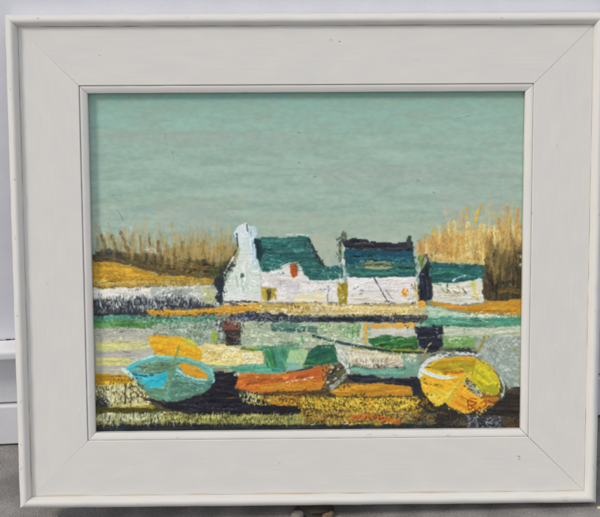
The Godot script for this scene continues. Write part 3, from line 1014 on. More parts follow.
	stroke([5.5,326.6,25,324.2,50.9,329.7],2.57,Color8(227, 223, 124),0.2,0.3,0.3,1)
	area([0.2,334.5,41.7,334.9,63.7,337.7,48,344.1,1.3,343.7],Color8(189, 187, 180),0,0.18,0.02,2.06,0.3,Color8(189, 187, 180),0,1)
	stroke([37.8,334.8,45.6,336.2],2.31,Color8(148, 141, 112),0.3,0.1,0.2,1)
	area([1.3,343.7,24.7,342.6,54.5,345.5,47.9,354.7,1.1,354.3],Color8(219, 212, 130),0,0.3,0.1,2.06,0.35,Color8(233, 225, 155),0.35,1)
	area([-0.2,352.9,34.9,353.3,42.6,357.3,37.3,366.5,-0.4,366.1],Color8(191, 191, 178),0,0.21,0.02,2.06,0.3,Color8(214, 209, 163),0.3,1)
	stroke([15.5,346.5,27.2,347.9,40.2,345.4],1.28,Color8(173, 162, 107),0.3,0.3,0.2,1)
	ticks([51.1,317.8,74.5,315.4,79.3,339.1,55.9,341.6],40,[Color8(198, 198, 185),Color8(173, 173, 162),Color8(218, 214, 174)],5.14,1.54,60,60,0.3)
	# yellow sail and the blue boat
	area([131.4,327.7,147,325.3,173,326.8,191.1,329.6,219.7,335.1,219.6,351,183.1,355.9,146.7,352.9,133.8,347.5],Color8(242, 229, 164),0,0.38,0.06,2.31,0.4,Color8(247, 221, 111),0.4,1)
	ticks([139.2,327.8,219.7,335.1,219.6,351,144.1,350.3],120,[Color8(247, 247, 211),Color8(245, 200, 87),Color8(234, 217, 141),Color8(202, 171, 100)],5.14,1.67,150,25,0.5)
	stroke([144.3,334.4,178.1,332.1,214.5,339],2.31,Color8(247, 247, 226),0.2,0.35,0.5,1)
	stroke([144.2,349,180.6,351.9,219.6,349.6],2.83,Color8(247, 211, 88),0.2,0.35,0.4,1)
	stroke([138.9,356.8,171.4,355.8,190.9,359.9],4.37,Color8(162, 198, 162),0.2,0.2,0.3,1)
	area([68,314,82.3,312.8,97.8,314.3,116,317.1,130.1,325.1,140.4,335.7,141.6,346.3,132.4,350.2,110.4,343.4,92.2,344.5,80.6,341.8,74.3,329.9],Color8(243, 184, 46),5,0.3,0,2.06,0.55,Color8(225, 164, 42),0.35,1)
	stroke([73.1,318,97.8,319.6,121,327.7,137.8,339.7],5.14,Color8(247, 198, 49),0.15,0.25,0.5,1)
	stroke([78.1,331.2,108,332.8],3.85,Color8(240, 169, 41),0.15,0.2,0.5,1)
	stroke([74.5,314.7,95.2,316.9],1.28,Color8(180, 125, 53),0.2,0.2,0.2,1)
	area([115.9,318.4,123.7,317.2,134,326.5,134,330.4,122.3,327.7],Color8(199, 201, 83),30,0.3,0.1,1.8,0.4,Color8(199, 201, 83),0,1)
	area([37.4,358.6,47.9,352,61,345.6,80.6,340.5,106.6,340.7,132.5,347.5,149.3,355.6,158.3,363.6,156.9,378.2,146.3,388.7,125.3,399.1,99.2,404.2,79.7,400,60.3,389.2,48.8,375.9],Color8(111, 168, 148),0,0.38,0,1.93,0.45,Color8(131, 191, 171),0.35,1)
	area([102.2,372.4,125.6,376.6,155.6,374.2,148.9,387.4,128,397.8,101.8,401.6,94.2,390.9],Color8(94, 138, 121),-6,0.38,0.03,1.8,0.4,Color8(108, 157, 130),0.35,1)
	area([60.3,389.2,73.4,382.7,91.6,385.5,86.2,400.1,73.2,397.3],Color8(108, 152, 121),20,0.38,0.05,1.8,0.4,Color8(108, 152, 121),0,1)
	area([58.2,356.1,71.3,350.9,86.9,349.8,102.5,352.5,94.6,360.4,76.3,362.9,63.4,361.4],Color8(112, 143, 101),-8,0.52,0.05,1.8,0.35,Color8(87, 120, 107),0.35,1)
	area([42.6,361.2,60.7,365.4,73.7,366.8,97.1,363.1,94.4,376.3,86.4,384.2,73.4,382.7,58,373.3,47.7,366.6],Color8(53, 192, 212),-25,0.42,0.03,2.06,0.5,Color8(75, 208, 223),0.35,1)
	stroke([68.2,381.3,81.4,373.5,94.5,365.7],6.42,Color8(46, 190, 218),0.2,0.2,0.5,1)
	stroke([50.3,365.3,65.8,368.1,76.3,366.8],3.34,Color8(31, 103, 128),0.3,0.2,0.3,1)
	stroke([58.2,360.1,73.7,365.5,92,361.7],2.57,Color8(50, 115, 126),0.3,0.25,0.3,1)
	stroke([36.1,358.5,42.5,362.6,47.6,369.2,52.7,375.9],5.78,Color8(219, 239, 232),0.2,0.25,0.55,1)
	stroke([42.6,357.3,54.4,350.8,67.5,345.6,76.7,341.8],5.91,Color8(96, 210, 219),0.25,0.15,0.5,1)
	stroke([45.2,358.6,53,356.1],5.14,Color8(65, 197, 218),0.2,0.1,0.5,1)
	stroke([61,346.9,74.1,341.7,84.5,340.5],2.83,Color8(197, 246, 243),0.15,0.25,0.5,1)
	stroke([83.2,341.8,94.8,343.2,102.6,343.3],4.63,Color8(145, 220, 213),0.2,0.15,0.45,1)
	stroke([107.8,342,126,346.2,141.5,352.9,154.4,362.3],5.14,Color8(132, 213, 204),0.2,0.12,0.5,1)
	stroke([151.9,358.3,155.7,367.6,155.6,376.8],4.37,Color8(129, 217, 206),0.2,0.15,0.5,1)
	area([107.7,352.6,118.1,351.4,131.1,355.4,142.7,363.5,149.1,370.2,145.2,372.8,130.9,370,117.9,364.6],Color8(240, 171, 45),18,0.27,0,1.8,0.5,Color8(218, 153, 42),0.3,1)
	stroke([120.6,359.3,133.6,363.4],1.8,Color8(208, 180, 66),0.2,0.2,0.3,1)
	stroke([106.3,359.2,117.9,367.2,133.5,372.7,150.4,374.1],3.34,Color8(195, 239, 232),0.18,0.15,0.5,1)
	stroke([107.5,364.5,125.6,375.2,146.4,379.4],3.08,Color8(138, 204, 191),0.2,0.25,0.45,1)
	stroke([116.6,371.2,128.2,376.6],1.54,Color8(72, 111, 111),0.2,0.3,0.2,1)
	stroke([110.6,327.6,105.2,344.6,101.2,355.2],4.37,Color8(121, 148, 86),0.35,0.25,0.45,0.85)
	stroke([102.5,355.2,97,371,90.2,392.1],6.42,Color8(116, 138, 92),0.4,0.25,0.45,0.8)
	stroke([105,357.8,99.6,376.3,96.7,394.9],2.57,Color8(92, 147, 121),0.3,0.2,0.35,1)
	stroke([86.9,352.4,97.3,355.1,110.3,351.3],2.06,Color8(98, 111, 83),0.3,0.2,0.3,1)
	# cottage with the tall gable
	area([158.3,242.8,167.4,232.5,171.2,243,168.3,271.6,159.3,271.6,162,255.9],Color8(52, 61, 66),90,0.75,0.1,2.31,0.3,Color8(52, 61, 66),0,1)
	stroke([165.4,240.3,164.6,255.9,165.1,272.9],5.14,Color8(46, 57, 68),0.4,0.08,0.4,1)
	area([184.7,179.5,189.9,170.5,200.2,168,210.5,171.9,211.7,181,210.3,193.9,212.8,206.9,216.5,225.1,219,246,218.8,272.1,169.6,271.7,168.4,261.2,172.4,245.6,179,232.6,188.2,217.1,192.2,201.5,189.7,188.6],Color8(232, 239, 228),0,0.21,0,1.93,0.5,Color8(217, 230, 217),0.35,1)
	area([200.2,170.6,211.7,171.9,212.9,183.6,210.3,195.2,212.8,212.1,216.5,227.7,207.5,227.6,203.8,201.6],Color8(212, 234, 241),80,0.3,0.1,2.06,0.5,Color8(174, 205, 218),0.35,1)
	area([184.6,180.8,189.9,171.8,200.2,170.6,200,188.7,192.2,201.5],Color8(226, 239, 241),60,0.22,0.1,2.06,0.5,Color8(226, 239, 241),0,1)
	area([186.9,217.1,207.5,222.4,209.9,245.9,204.6,261.5,186.5,261.3,181.5,245.6],Color8(219, 232, 217),85,0.22,0.2,2.96,0.4,Color8(219, 232, 217),0,1)
	area([172.3,257.3,215,261.6,217.5,270.8,170.9,270.4],Color8(237, 239, 232),0,0.18,0.12,2.06,0.5,Color8(237, 239, 232),0,1)
	stroke([201,169.3,201.7,178.3],2.06,Color8(78, 89, 97),0.3,0.1,0.3,1)
	stroke([205.3,178.4,207.7,193.9,208.9,209.5],2.06,Color8(144, 175, 191),0.3,0.35,0.4,1)
	stroke([187.6,180.8,188.9,197.6],2.31,Color8(73, 73, 84),0.3,0.15,0.3,1)
	stroke([187,201.5,183.1,210.5],2.83,Color8(61, 66, 77),0.3,0.2,0.3,1)
	stroke([183.1,211.8,176.5,223.5,171.3,232.5],3.34,Color8(235, 246, 247),0.15,0.15,0.6,1)
	stroke([180.4,218.3,175.2,227.4],2.31,Color8(59, 68, 79),0.3,0.2,0.3,1)
	stroke([179.2,211.8,170,229.9,164.7,245.5],2.06,Color8(55, 63, 70),0.3,0.15,0.3,1)
	stroke([185.6,217.1,177.7,231.3],1.28,Color8(82, 93, 98),0.3,0.3,0.2,1)
	area([191.9,232.7,196.5,231.4,197.1,238,193.2,239.2],Color8(85, 107, 98),90,0.45,0.05,1.67,0.2,Color8(85, 107, 98),0,1)
	stroke([194.5,240.5,193.1,251],1.8,Color8(185, 205, 194),0.2,0.3,0.2,1)
	area([217.8,230.3,238.5,229.2,254,222.8,266.9,221.6,273.4,234.7,285,242.6,327.7,240.3,329,273,217.5,272.1],Color8(241, 237, 228),0,0.2,0,1.8,0.45,Color8(225, 221, 216),0.35,1)
	area([222.8,248.6,269.4,246.4,269.4,256.8,228,259.1],Color8(223, 220, 219),0,0.18,0.15,2.31,0.4,Color8(223, 220, 219),0,1)
	area([264.2,259.4,303.1,258.4,308.2,271.5,259,271.1],Color8(247, 239, 195),-3,0.21,0.12,2.31,0.45,Color8(237, 228, 201),0.3,1)
	stroke([220.3,236.8,237.1,237],2.57,Color8(246, 237, 226),0.15,0.3,0.45,1)
	stroke([219.1,234.2,218.2,270.8],1.28,Color8(173, 175, 180),0.2,0.35,0.2,1)
	stroke([225.5,242.1,238.4,240.9,259.1,245],1.03,Color8(193, 191, 191),0.2,0.35,0.2,1)
	stroke([266.9,239.8,267.5,258.1],1.28,Color8(173, 173, 184),0.25,0.35,0.2,1)
	stroke([244.2,243.6,244.8,251.4],1.03,Color8(162, 164, 173),0.2,0.3,0.2,1)
	stroke([230.7,238.2,229.3,253.9],1.03,Color8(173, 168, 162),0.2,0.4,0.2,1)
	area([210.4,186.2,225.8,185,246.4,186.4,269.6,184.7,281.2,185.4,285.1,197.1,292.8,214,303.1,224.5,325.1,223.4,326.4,240.3,303.1,242.7,282.4,242.6,274.6,234.7,270.8,223,261.8,219,251.4,221.5,246.2,228,233.3,230.4,220.4,230.3,215.3,218.6,211.5,204.3],Color8(52, 104, 98),2,0.63,0,1.93,0.5,Color8(74, 129, 120),0.3,1)
	area([210.3,187.4,218.1,188.8,221.8,204.4,219.2,217.3,214,212.1],Color8(37, 61, 70),80,0.6,0.08,2.06,0.35,Color8(37, 61, 70),0,1)
	stroke([220.6,190.1,269.6,189.2],2.31,Color8(75, 141, 134),0.3,0.4,0.4,1)
	stroke([223.2,197.9,279.9,197.1],2.31,Color8(38, 93, 93),0.3,0.4,0.4,1)
	stroke([225.7,204.4,277.3,204.8],2.31,Color8(79, 145, 136),0.3,0.4,0.4,1)
	stroke([228.2,212.2,285,211.4],2.31,Color8(36, 95, 93),0.3,0.4,0.4,1)
	stroke([223,218.7,256.6,217.6],2.31,Color8(64, 129, 125),0.3,0.4,0.4,1)
	stroke([274.7,219.1,297.9,218],2.31,Color8(73, 141, 136),0.3,0.4,0.4,1)
	stroke([282.4,230.9,321.2,231.2],2.31,Color8(50, 120, 111),0.3,0.4,0.4,1)
	stroke([285,237.4,323.8,236.4],2.31,Color8(39, 100, 97),0.3,0.4,0.4,1)
	stroke([281.2,189.3,286.4,201,292.8,212.7,299.2,221.9],4.37,Color8(43, 54, 57),0.4,0.2,0.35,1)
	stroke([285.1,201,294.1,206.3],1.8,Color8(71, 77, 77),0.3,0.3,0.3,1)
	stroke([290.2,217.9,307,227.2],2.06,Color8(48, 66, 68),0.3,0.2,0.3,1)
	ticks([215.3,217.3,248.9,220.2,243.6,229.2,220.4,229],40,[Color8(113, 173, 161),Color8(39, 97, 93),Color8(174, 207, 196)],3.34,1.16,40,60,0.4)
	ticks([297.9,225.8,326.4,224.7,326.4,239,297.9,238.8],46,[Color8(174, 207, 198),Color8(39, 97, 104),Color8(73, 138, 134)],4.63,1.03,65,40,0.4)
	stroke([251.6,183.2,267.1,182.7,281.2,184.8],2.06,Color8(226, 239, 230),0.15,0.3,0.5,1)
	stroke([245,225.3,250.1,222.8,256.6,220.2],2.83,Color8(237, 246, 237),0.15,0.15,0.6,1)
	stroke([248.8,228,244.9,230.5],1.8,Color8(237, 246, 237),0.15,0.15,0.5,1)
	stroke([265.6,219,269.5,224.2,273.4,234.7],2.31,Color8(237, 235, 221),0.2,0.2,0.5,1)
	area([257.2,222.8,260.5,219.7,265,221.6,266.9,228.1,265.6,235.9,261.7,239.3,257.8,236.5,256.3,229.3],Color8(198, 97, 48),90,0.33,0,1.54,0.55,Color8(183, 84, 43),0.3,1)
	ticks([277.2,242.5,308.3,242.8,308.3,248,279.8,247.8],18,[Color8(173, 162, 107),Color8(241, 235, 219),Color8(140, 173, 162)],3.85,1.16,20,40,0.4)
	area([218.9,252.5,238.4,251.3,239.6,268.3,220.1,268.2],Color8(189, 167, 59),90,0.45,0.08,2.18,0.45,Color8(209, 185, 78),0.35,1)
	area([225.4,253.8,231.2,252.6,231.8,268.3,226,268.9],Color8(84, 77, 47),90,0.45,0.1,1.93,0.3,Color8(84, 77, 47),0,1)
	stroke([295.3,255.1,309.6,254.5],1.8,Color8(139, 137, 150),0.3,0.25,0.3,1)
	stroke([306.3,250.6,307,263.7],3.08,Color8(153, 155, 175),0.3,0.25,0.35,1)
	stroke([305,262.3,305.7,271.5],3.08,Color8(162, 164, 182),0.3,0.25,0.35,1)
	stroke([288.8,271.4,294,272.7],2.57,Color8(93, 82, 77),0.3,0.2,0.2,1)
	stroke([322.5,220.8,327.7,213,327.7,201.3],3.34,Color8(226, 237, 230),0.2,0.2,0.5,1)
	stroke([326.4,218.2,327.7,236.4],3.85,Color8(228, 234, 232),0.2,0.25,0.5,1)
	area([318.6,245.5,331.6,245.6,332.2,273,319.9,274.2],Color8(171, 150, 45),90,0.38,0.03,2.18,0.45,Color8(158, 134, 39),0.35,1)
	stroke([318.6,246.8,323.8,257.3],2.57,Color8(216, 201, 114),0.2,0.4,0.35,1)
	# second house
	area([330.3,236.5,373,238.1,420.9,237.2,425,273.8,331.6,274.3],Color8(246, 241, 233),0,0.2,0,1.8,0.5,Color8(232, 225, 219),0.3,1)
	area([331.6,261.3,425,260.7,425,273.8,331.6,274.3],Color8(241, 235, 219),0,0.18,0.15,2.31,0.45,Color8(241, 235, 219),0,1)
	area([327.7,201.3,367.7,203,416.8,203.4,419.5,219,420.9,238.5,388.5,239.5,334.2,239.1,327.7,226],Color8(40, 86, 99),1,0.6,0,1.8,0.45,Color8(52, 107, 109),0.3,1)
	area([329,220.8,362.6,219.8,419.5,220.3,420.9,238.5,388.5,239.5,334.2,239.1],Color8(61, 113, 98),1,0.6,0.1,2.06,0.45,Color8(54, 100, 100),0.35,1)
	stroke([334.1,207.9,372.9,208.2,414.3,209.8],4.37,Color8(38, 79, 102),0.3,0.25,0.4,1)
	stroke([336.7,214.4,370.3,213.4,411.7,216.3],3.08,Color8(50, 115, 128),0.3,0.3,0.4,1)
	stroke([336.7,232.6,379.4,234.3,417,230.7],3.34,Color8(73, 140, 118),0.3,0.3,0.45,1)
	stroke([372.9,218.6,416.9,221.5],2.06,Color8(79, 147, 138),0.3,0.35,0.4,1)
	area([347.1,219.7,362.6,217.2,380.7,218,396.2,222.7,391.1,227.8,373,229.6,354.8,227.5],Color8(139, 148, 112),0,0.45,0.08,2.06,0.4,Color8(173, 180, 144),0.35,1)
	stroke([352.2,223.6,370.3,222.5,391.1,223.3],3.85,Color8(91, 95, 58),0.35,0.15,0.3,1)
	stroke([354.8,227,373,228.2,388.5,226.5],2.06,Color8(182, 191, 156),0.2,0.2,0.45,1)
	stroke([347.1,219,365.2,217.7],1.8,Color8(140, 173, 157),0.2,0.3,0.4,1)
	area([323.8,192.2,336.7,187.8,354.8,189.9,372.8,193.3,398.7,194.8,409,191.6,416.8,194.3,417.5,204.7,398.7,205.8,367.7,203.6,329,201.3],Color8(50, 52, 59),2,0.75,0.03,2.18,0.45,Color8(68, 66, 72),0.3,1)
	stroke([341.9,195,354.8,193.8,365.1,196.5],2.57,Color8(107, 100, 107),0.3,0.4,0.4,1)
	area([407.7,191.6,409.6,186.4,413.5,185.2,416.7,190.4,417.4,200.8,409,200.7],Color8(64, 73, 73),80,0.6,0.08,2.06,0.4,Color8(64, 73, 73),0,1)
	area([322.5,180.6,326.4,178,331.5,181.9,331.5,191,323.8,193.5],Color8(107, 120, 98),80,0.75,0.25,2.18,0.4,Color8(70, 77, 68),0.4,1)
	stroke([321.9,193.5,321.9,218.2],3.85,Color8(73, 82, 62),0.4,0.2,0.4,1)
	stroke([322,200,321.7,210.4],2.06,Color8(112, 127, 62),0.3,0.2,0.35,1)
	stroke([325.1,189.7,334.1,192.3],3.85,Color8(66, 66, 70),0.3,0.2,0.4,1)
	ticks([318.6,220.7,334.1,220.9,334.2,240.4,318.6,240.3],30,[Color8(196, 225, 221),Color8(61, 116, 120),Color8(106, 161, 159)],5.14,1.28,70,30,0.4)
	stroke([365.9,239.4,371.7,249.8,379.6,264.3,384.8,272.2],2.18,Color8(91, 91, 98),0.3,0.12,0.25,1)
	stroke([381.5,255.1,386,263,391.9,269.6],2.18,Color8(159, 159, 164),0.3,0.25,0.25,1)
	stroke([380.9,270.8,390,272.2],2.57,Color8(112, 114, 125),0.3,0.3,0.3,1)
	stroke([339.3,254.8,342.5,254],2.06,Color8(143, 143, 150),0.3,0.2,0.3,1)
	stroke([344.5,252.2,347.6,251.5],2.06,Color8(143, 143, 150),0.3,0.2,0.3,1)
	stroke([348.4,256.2,351.5,255.4],2.06,Color8(143, 143, 150),0.3,0.2,0.3,1)
	stroke([347.8,261.4,350.9,260.6],2.06,Color8(143, 143, 150),0.3,0.2,0.3,1)
	stroke([349.7,257.5,352.8,256.7],2.06,Color8(143, 143, 150),0.3,0.2,0.3,1)
	stroke([336.8,263.9,339.9,263.2],2.06,Color8(143, 143, 150),0.3,0.2,0.3,1)
	area([402.9,256,406.7,253.5,410.6,255.4,411.3,262.6,407.5,266.3,403.4,263.7],Color8(247, 149, 46),80,0.3,0,1.67,0.55,Color8(247, 169, 59),0.3,1)
	stroke([401.6,256.6,402.9,264.5],1.8,Color8(217, 223, 130),0.2,0.2,0.4,1)
	stroke([417.1,251.5,423.6,249.6],2.31,Color8(230, 187, 82),0.25,0.25,0.4,1)
	stroke([418.4,258.1,424.9,256.8],2.31,Color8(230, 187, 82),0.25,0.25,0.4,1)
	stroke([417.8,265.9,425,264],2.31,Color8(230, 187, 82),0.25,0.25,0.4,1)
	stroke([419.7,252.9,421.1,265.9],2.31,Color8(230, 187, 82),0.25,0.25,0.4,1)
	stroke([410.7,269.8,417.2,265.9],3.85,Color8(173, 187, 209),0.2,0.35,0.4,1)
	# trees on the right
	area([418.1,200.8,437.4,195.7,458.1,188.1,478.6,180.5,507.1,180.7,532.9,178.4,558.7,173.4,559.4,220.1,512.8,226.2,463.5,223.2,429.8,219],Color8(195, 162, 94),88,0.68,0.12,6.17,0.3,Color8(217, 195, 132),0.45,0.9)
	ticks([419.4,198.2,450.3,188.1,470.9,177.9,501.8,175.5,558.6,170.8,559.3,212.3,502.4,219.6,429.8,213.8],110,[Color8(214, 179, 94),Color8(228, 206, 138),Color8(213, 145, 76),Color8(182, 147, 80),Color8(172, 157, 104),Color8(234, 218, 163),Color8(196, 172, 107)],19.27,5.4,91,8,0.24)
	ticks([450.2,172.5,488.8,159.9,558.4,155.3,558.7,176,458,185.5],46,[Color8(202, 184, 132),Color8(216, 183, 114),Color8(184, 182, 151),Color8(223, 194, 129)],14.13,2.83,90,8,0.2)
	stroke([423.2,191.7,429.8,212.5],3.85,Color8(209, 137, 80),0.35,0.3,0.45,1)
	stroke([425.8,190.5,429.8,206.1],3.08,Color8(173, 162, 113),0.35,0.3,0.45,1)
	stroke([437.4,190.5,438.9,212.6],4.37,Color8(213, 139, 76),0.35,0.3,0.45,1)
	stroke([433.6,195.7,433.7,213.9],2.57,Color8(237, 230, 186),0.35,0.3,0.45,1)
	stroke([443.8,185.4,451.7,206.2],5.4,Color8(218, 131, 58),0.35,0.3,0.45,1)
	stroke([455.4,185.5,459.5,208.9],4.37,Color8(210, 143, 68),0.35,0.3,0.45,1)
	stroke([449,188,455.7,211.5],2.57,Color8(246, 191, 97),0.35,0.3,0.45,1)
	stroke([441.2,177.6,447.7,190.6],5.78,Color8(231, 203, 93),0.35,0.3,0.45,1)
	stroke([465.8,185.6,469.9,214.2],7.71,Color8(205, 154, 74),0.35,0.3,0.45,1)
	stroke([474.8,183.1,476.4,211.6],6.42,Color8(217, 163, 75),0.35,0.3,0.45,1)
	stroke([480,188.3,482.8,206.5],5.14,Color8(186, 128, 53),0.35,0.3,0.45,1)
	stroke([486.1,149.6,487.6,170.2],3.6,Color8(247, 186, 73),0.35,0.3,0.45,1)
	stroke([482.3,162.4,481.2,175.4],3.85,Color8(220, 141, 84),0.35,0.3,0.45,1)
	stroke([504.1,147.1,500.3,157.4],4.63,Color8(238, 158, 57),0.35,0.3,0.45,1)
	stroke([500.3,154.8,497.9,171.6],4.88,Color8(247, 187, 50),0.35,0.3,0.45,1)
	stroke([488.9,170.2,490.7,219.5],8.99,Color8(239, 234, 173),0.35,0.3,0.45,1)
	stroke([499.3,175.5,499.7,214.4],5.14,Color8(220, 176, 86),0.35,0.3,0.45,1)
	stroke([505.7,173,506.1,204.1],4.5,Color8(225, 188, 101),0.35,0.3,0.45,1)
	stroke([510.9,173,511.4,214.5],5.14,Color8(232, 212, 132),0.35,0.3,0.45,1)
	stroke([517.4,180.8,517.7,204.2],5.78,Color8(210, 156, 66),0.35,0.3,0.45,1)
	stroke([522.5,173.1,524.2,209.4],3.34,Color8(236, 227, 161),0.35,0.3,0.45,1)
	stroke([528.8,164.1,529,180.9],5.14,Color8(214, 142, 58),0.35,0.3,0.45,1)
	stroke([527.8,180.9,528,199.1],3.85,Color8(219, 158, 71),0.35,0.3,0.45,1)
	stroke([538.9,147.4,540.5,165.5],4.63,Color8(232, 159, 87),0.35,0.3,0.45,1)
	stroke([537.9,168,537.1,204.3],7.71,Color8(208, 154, 62),0.35,0.3,0.45,1)
	stroke([543,160.3,544.8,199.2],3.34,Color8(171, 167, 81),0.35,0.3,0.45,1)
	stroke([547,168.1,547.5,204.4],3.85,Color8(235, 217, 150),0.35,0.3,0.45,1)
	stroke([552.5,151.4,551.6,178.5],4.88,Color8(212, 152, 68),0.35,0.3,0.45,1)
	stroke([552.3,178.5,552.7,207],6.42,Color8(199, 138, 56),0.35,0.3,0.45,1)
	stroke([463.1,170,465.8,185.6],6.42,Color8(233, 206, 114),0.35,0.3,0.45,1)
	stroke([470.8,167.5,473.5,180.5],5.14,Color8(227, 210, 130),0.35,0.3,0.45,1)
	stroke([460.8,206.3,494.5,214.4],6.42,Color8(220, 179, 90),0.35,0.3,0.45,1)
	stroke([520.2,199,524.4,219.8],3.85,Color8(205, 194, 114),0.35,0.3,0.45,1)
	stroke([494.3,196.2,507.5,219.7],5.14,Color8(211, 183, 107),0.35,0.3,0.45,1)
	stroke([469.8,198.6,494.4,201.4],3.85,Color8(236, 199, 108),0.35,0.3,0.45,1)
	stroke([476.4,216.8,512.7,221],4.11,Color8(213, 180, 101),0.35,0.3,0.45,1)
	stroke([440.1,211.3,466.1,216.7],4.63,Color8(222, 192, 118),0.35,0.3,0.45,1)
	ticks([421.9,195.6,455.4,182.9,488.9,172.8,553.4,168.2,554,204.5,502.4,219.6,429.8,213.8],90,[Color8(240, 169, 72),Color8(236, 225, 159),Color8(197, 136, 54),Color8(247, 236, 175),Color8(219, 158, 75)],5.14,1.41,90,60,0.45)
	stroke([456.5,154.5,465.6,164.9],3.85,Color8(214, 203, 174),0.2,0.5,0.2,0.6)
	stroke([465.4,146.8,457.8,159.7],3.85,Color8(202, 191, 169),0.2,0.5,0.2,0.6)
	stroke([478.4,154.7,479.8,167.6],5.14,Color8(214, 196, 152),0.2,0.5,0.2,0.6)
	stroke([514.5,154.9,515.4,167.9],3.85,Color8(202, 193, 160),0.2,0.5,0.2,0.6)
	stroke([521,155,521.9,167.9],3.85,Color8(202, 193, 160),0.2,0.5,0.2,0.6)
	stroke([533.9,155.1,534.8,168],3.85,Color8(202, 193, 160),0.2,0.5,0.2,0.6)
	stroke([545.5,155.2,546.4,168.1],3.85,Color8(202, 193, 160),0.2,0.5,0.2,0.6)
	ticks([509.8,191.1,558.9,188.9,559.3,212.3,510.1,214.5],40,[Color8(100, 86, 56),Color8(127, 107, 63),Color8(82, 73, 53),Color8(151, 129, 75)],17.99,4.37,91,8,0.2)
	area([509.1,237.9,514,219.7,524.3,210.7,535.9,208.2,559.2,207.1,560.2,273.7,529,272.1,508.2,271.9],Color8(72, 65, 48),88,0.83,0.08,7.45,0.3,Color8(93, 82, 51),0.35,1)
	ticks([512.5,204.1,556.5,199.3,556.8,220.1,512.8,227.5],60,[Color8(104, 91, 58),Color8(138, 118, 68),Color8(75, 68, 53),Color8(171, 147, 80),Color8(86, 77, 57)],15.42,3.34,90,10,0.25)
	stroke([525.5,205.5,524.4,219.8],6.42,Color8(84, 80, 73),0.4,0.25,0.35,1)
	stroke([526.9,214.6,528.5,235.5],4.63,Color8(167, 156, 89),0.3,0.4,0.4,1)
	stroke([520.5,219.8,523.2,230.2],3.34,Color8(156, 143, 84),0.3,0.4,0.4,1)
	stroke([517.7,206.8,517.9,222.4],3.34,Color8(127, 111, 68),0.3,0.4,0.4,1)
	stroke([528.8,259,544.4,257.8,556.1,260.5],6.42,Color8(119, 97, 40),0.4,0.3,0.35,1)
	stroke([515.6,245.8,535.1,248.6,554.6,244.8],3.85,Color8(52, 50, 48),0.4,0.3,0.3,1)
	stroke([538.6,219.9,554.2,222.7],5.14,Color8(84, 66, 38),0.4,0.3,0.3,1)
	# right hand cottage and the dark post
	area([435,219.1,463.5,221.9,510.2,223.6,511.7,241.9,489.7,245.6,466.4,248,440.4,247.8],Color8(49, 97, 93),1,0.63,0,1.93,0.45,Color8(61, 118, 102),0.35,1)
	stroke([445.4,225.7,476.5,227.2,507.6,227.5],3.08,Color8(38, 86, 110),0.3,0.3,0.4,1)
	stroke([450.7,233.5,481.8,232.5,507.7,234],3.34,Color8(51, 133, 100),0.3,0.3,0.4,1)
	stroke([458.5,242.7,489.6,240.4,510.4,239.2],2.83,Color8(72, 138, 149),0.3,0.3,0.4,1)
	stroke([499.8,226.1,509.1,237.9],3.85,Color8(50, 104, 137),0.3,0.3,0.4,1)
	area([441.7,246.5,466.4,248,507.8,241.8,510.8,271.9,479.6,276.9,441.9,271.3],Color8(237, 236, 219),0,0.21,0,2.06,0.5,Color8(221, 219, 199),0.35,1)
	stroke([468.9,244.1,476.7,240.3,485.7,237.7],2.06,Color8(237, 247, 246),0.15,0.25,0.6,1)
	stroke([470.2,245.4,471.5,241.5],2.06,Color8(237, 247, 246),0.15,0.1,0.5,1)
	stroke([462.5,249.3,461.2,254.5,463.9,258.5],3.08,Color8(82, 91, 82),0.3,0.25,0.35,1)
	stroke([454.7,254.5,458.7,259.7,466.5,261.1],2.06,Color8(150, 141, 93),0.3,0.25,0.35,1)
	stroke([469,257.2,474.3,261.2,480.7,258.6],2.31,Color8(171, 151, 78),0.3,0.25,0.35,1)
	stroke([475.5,252,478.1,256],2.31,Color8(161, 152, 96),0.3,0.25,0.35,1)
	stroke([482,254.7,486,261.3],2.06,Color8(139, 134, 90),0.3,0.25,0.35,1)
	stroke([484.6,258.6,487.3,262.6],2.57,Color8(98, 98, 73),0.3,0.25,0.35,1)
	stroke([450.9,263.6,470.4,265,489.9,263.9],1.28,Color8(162, 162, 139),0.3,0.25,0.35,1)
	stroke([450.8,249.2,454.8,255.8],2.06,Color8(173, 184, 173),0.3,0.25,0.35,1)
	stroke([494.9,248.3,497.6,254.8],6.42,Color8(200, 204, 93),0.3,0.25,0.35,1)
	stroke([497.6,258.7,501.6,267.9],5.14,Color8(234, 216, 130),0.3,0.25,0.35,1)
	stroke([495.1,265.3,504.2,270.6],2.57,Color8(199, 171, 85),0.3,0.25,0.35,1)
	stroke([443,247.8,456,250.5],2.57,Color8(106, 150, 139),0.3,0.25,0.35,1)
	stroke([425.9,212.5,427.3,219,429.9,229.5],5.91,Color8(114, 147, 67),0.35,0.15,0.4,1)
	stroke([431.1,211.3,429.9,221.7],3.08,Color8(82, 111, 71),0.3,0.2,0.35,1)
	stroke([433.7,210,437.6,221.7],3.85,Color8(48, 77, 93),0.3,0.2,0.35,1)
	stroke([426,226.8,426.7,236],2.57,Color8(185, 218, 196),0.2,0.3,0.4,1)
	area([424.8,238.5,429.9,228.2,435,219.1,439.6,224.3,439,236.1,441.7,247.8,443.7,255.7,440.6,270,425,269.9,423.6,252.9],Color8(43, 50, 61),88,0.68,0,2.18,0.45,Color8(61, 61, 72),0.3,1)
	stroke([425.4,235.3,432.6,236],1.8,Color8(144, 161, 157),0.2,0.2,0.4,1)
	stroke([435.2,242.5,436.7,266.1],2.06,Color8(75, 82, 93),0.3,0.3,0.4,1)
	# strip of ochre shore before the houses
	area([170.9,271.7,220.1,270.8,269.4,271.2,327.7,274.3,425,273.8,425.2,290.9,327.7,290,256.3,289.4,168.2,287.3],Color8(216, 192, 125),0,0.38,0.05,2.18,0.4,Color8(235, 215, 154),0.4,1)
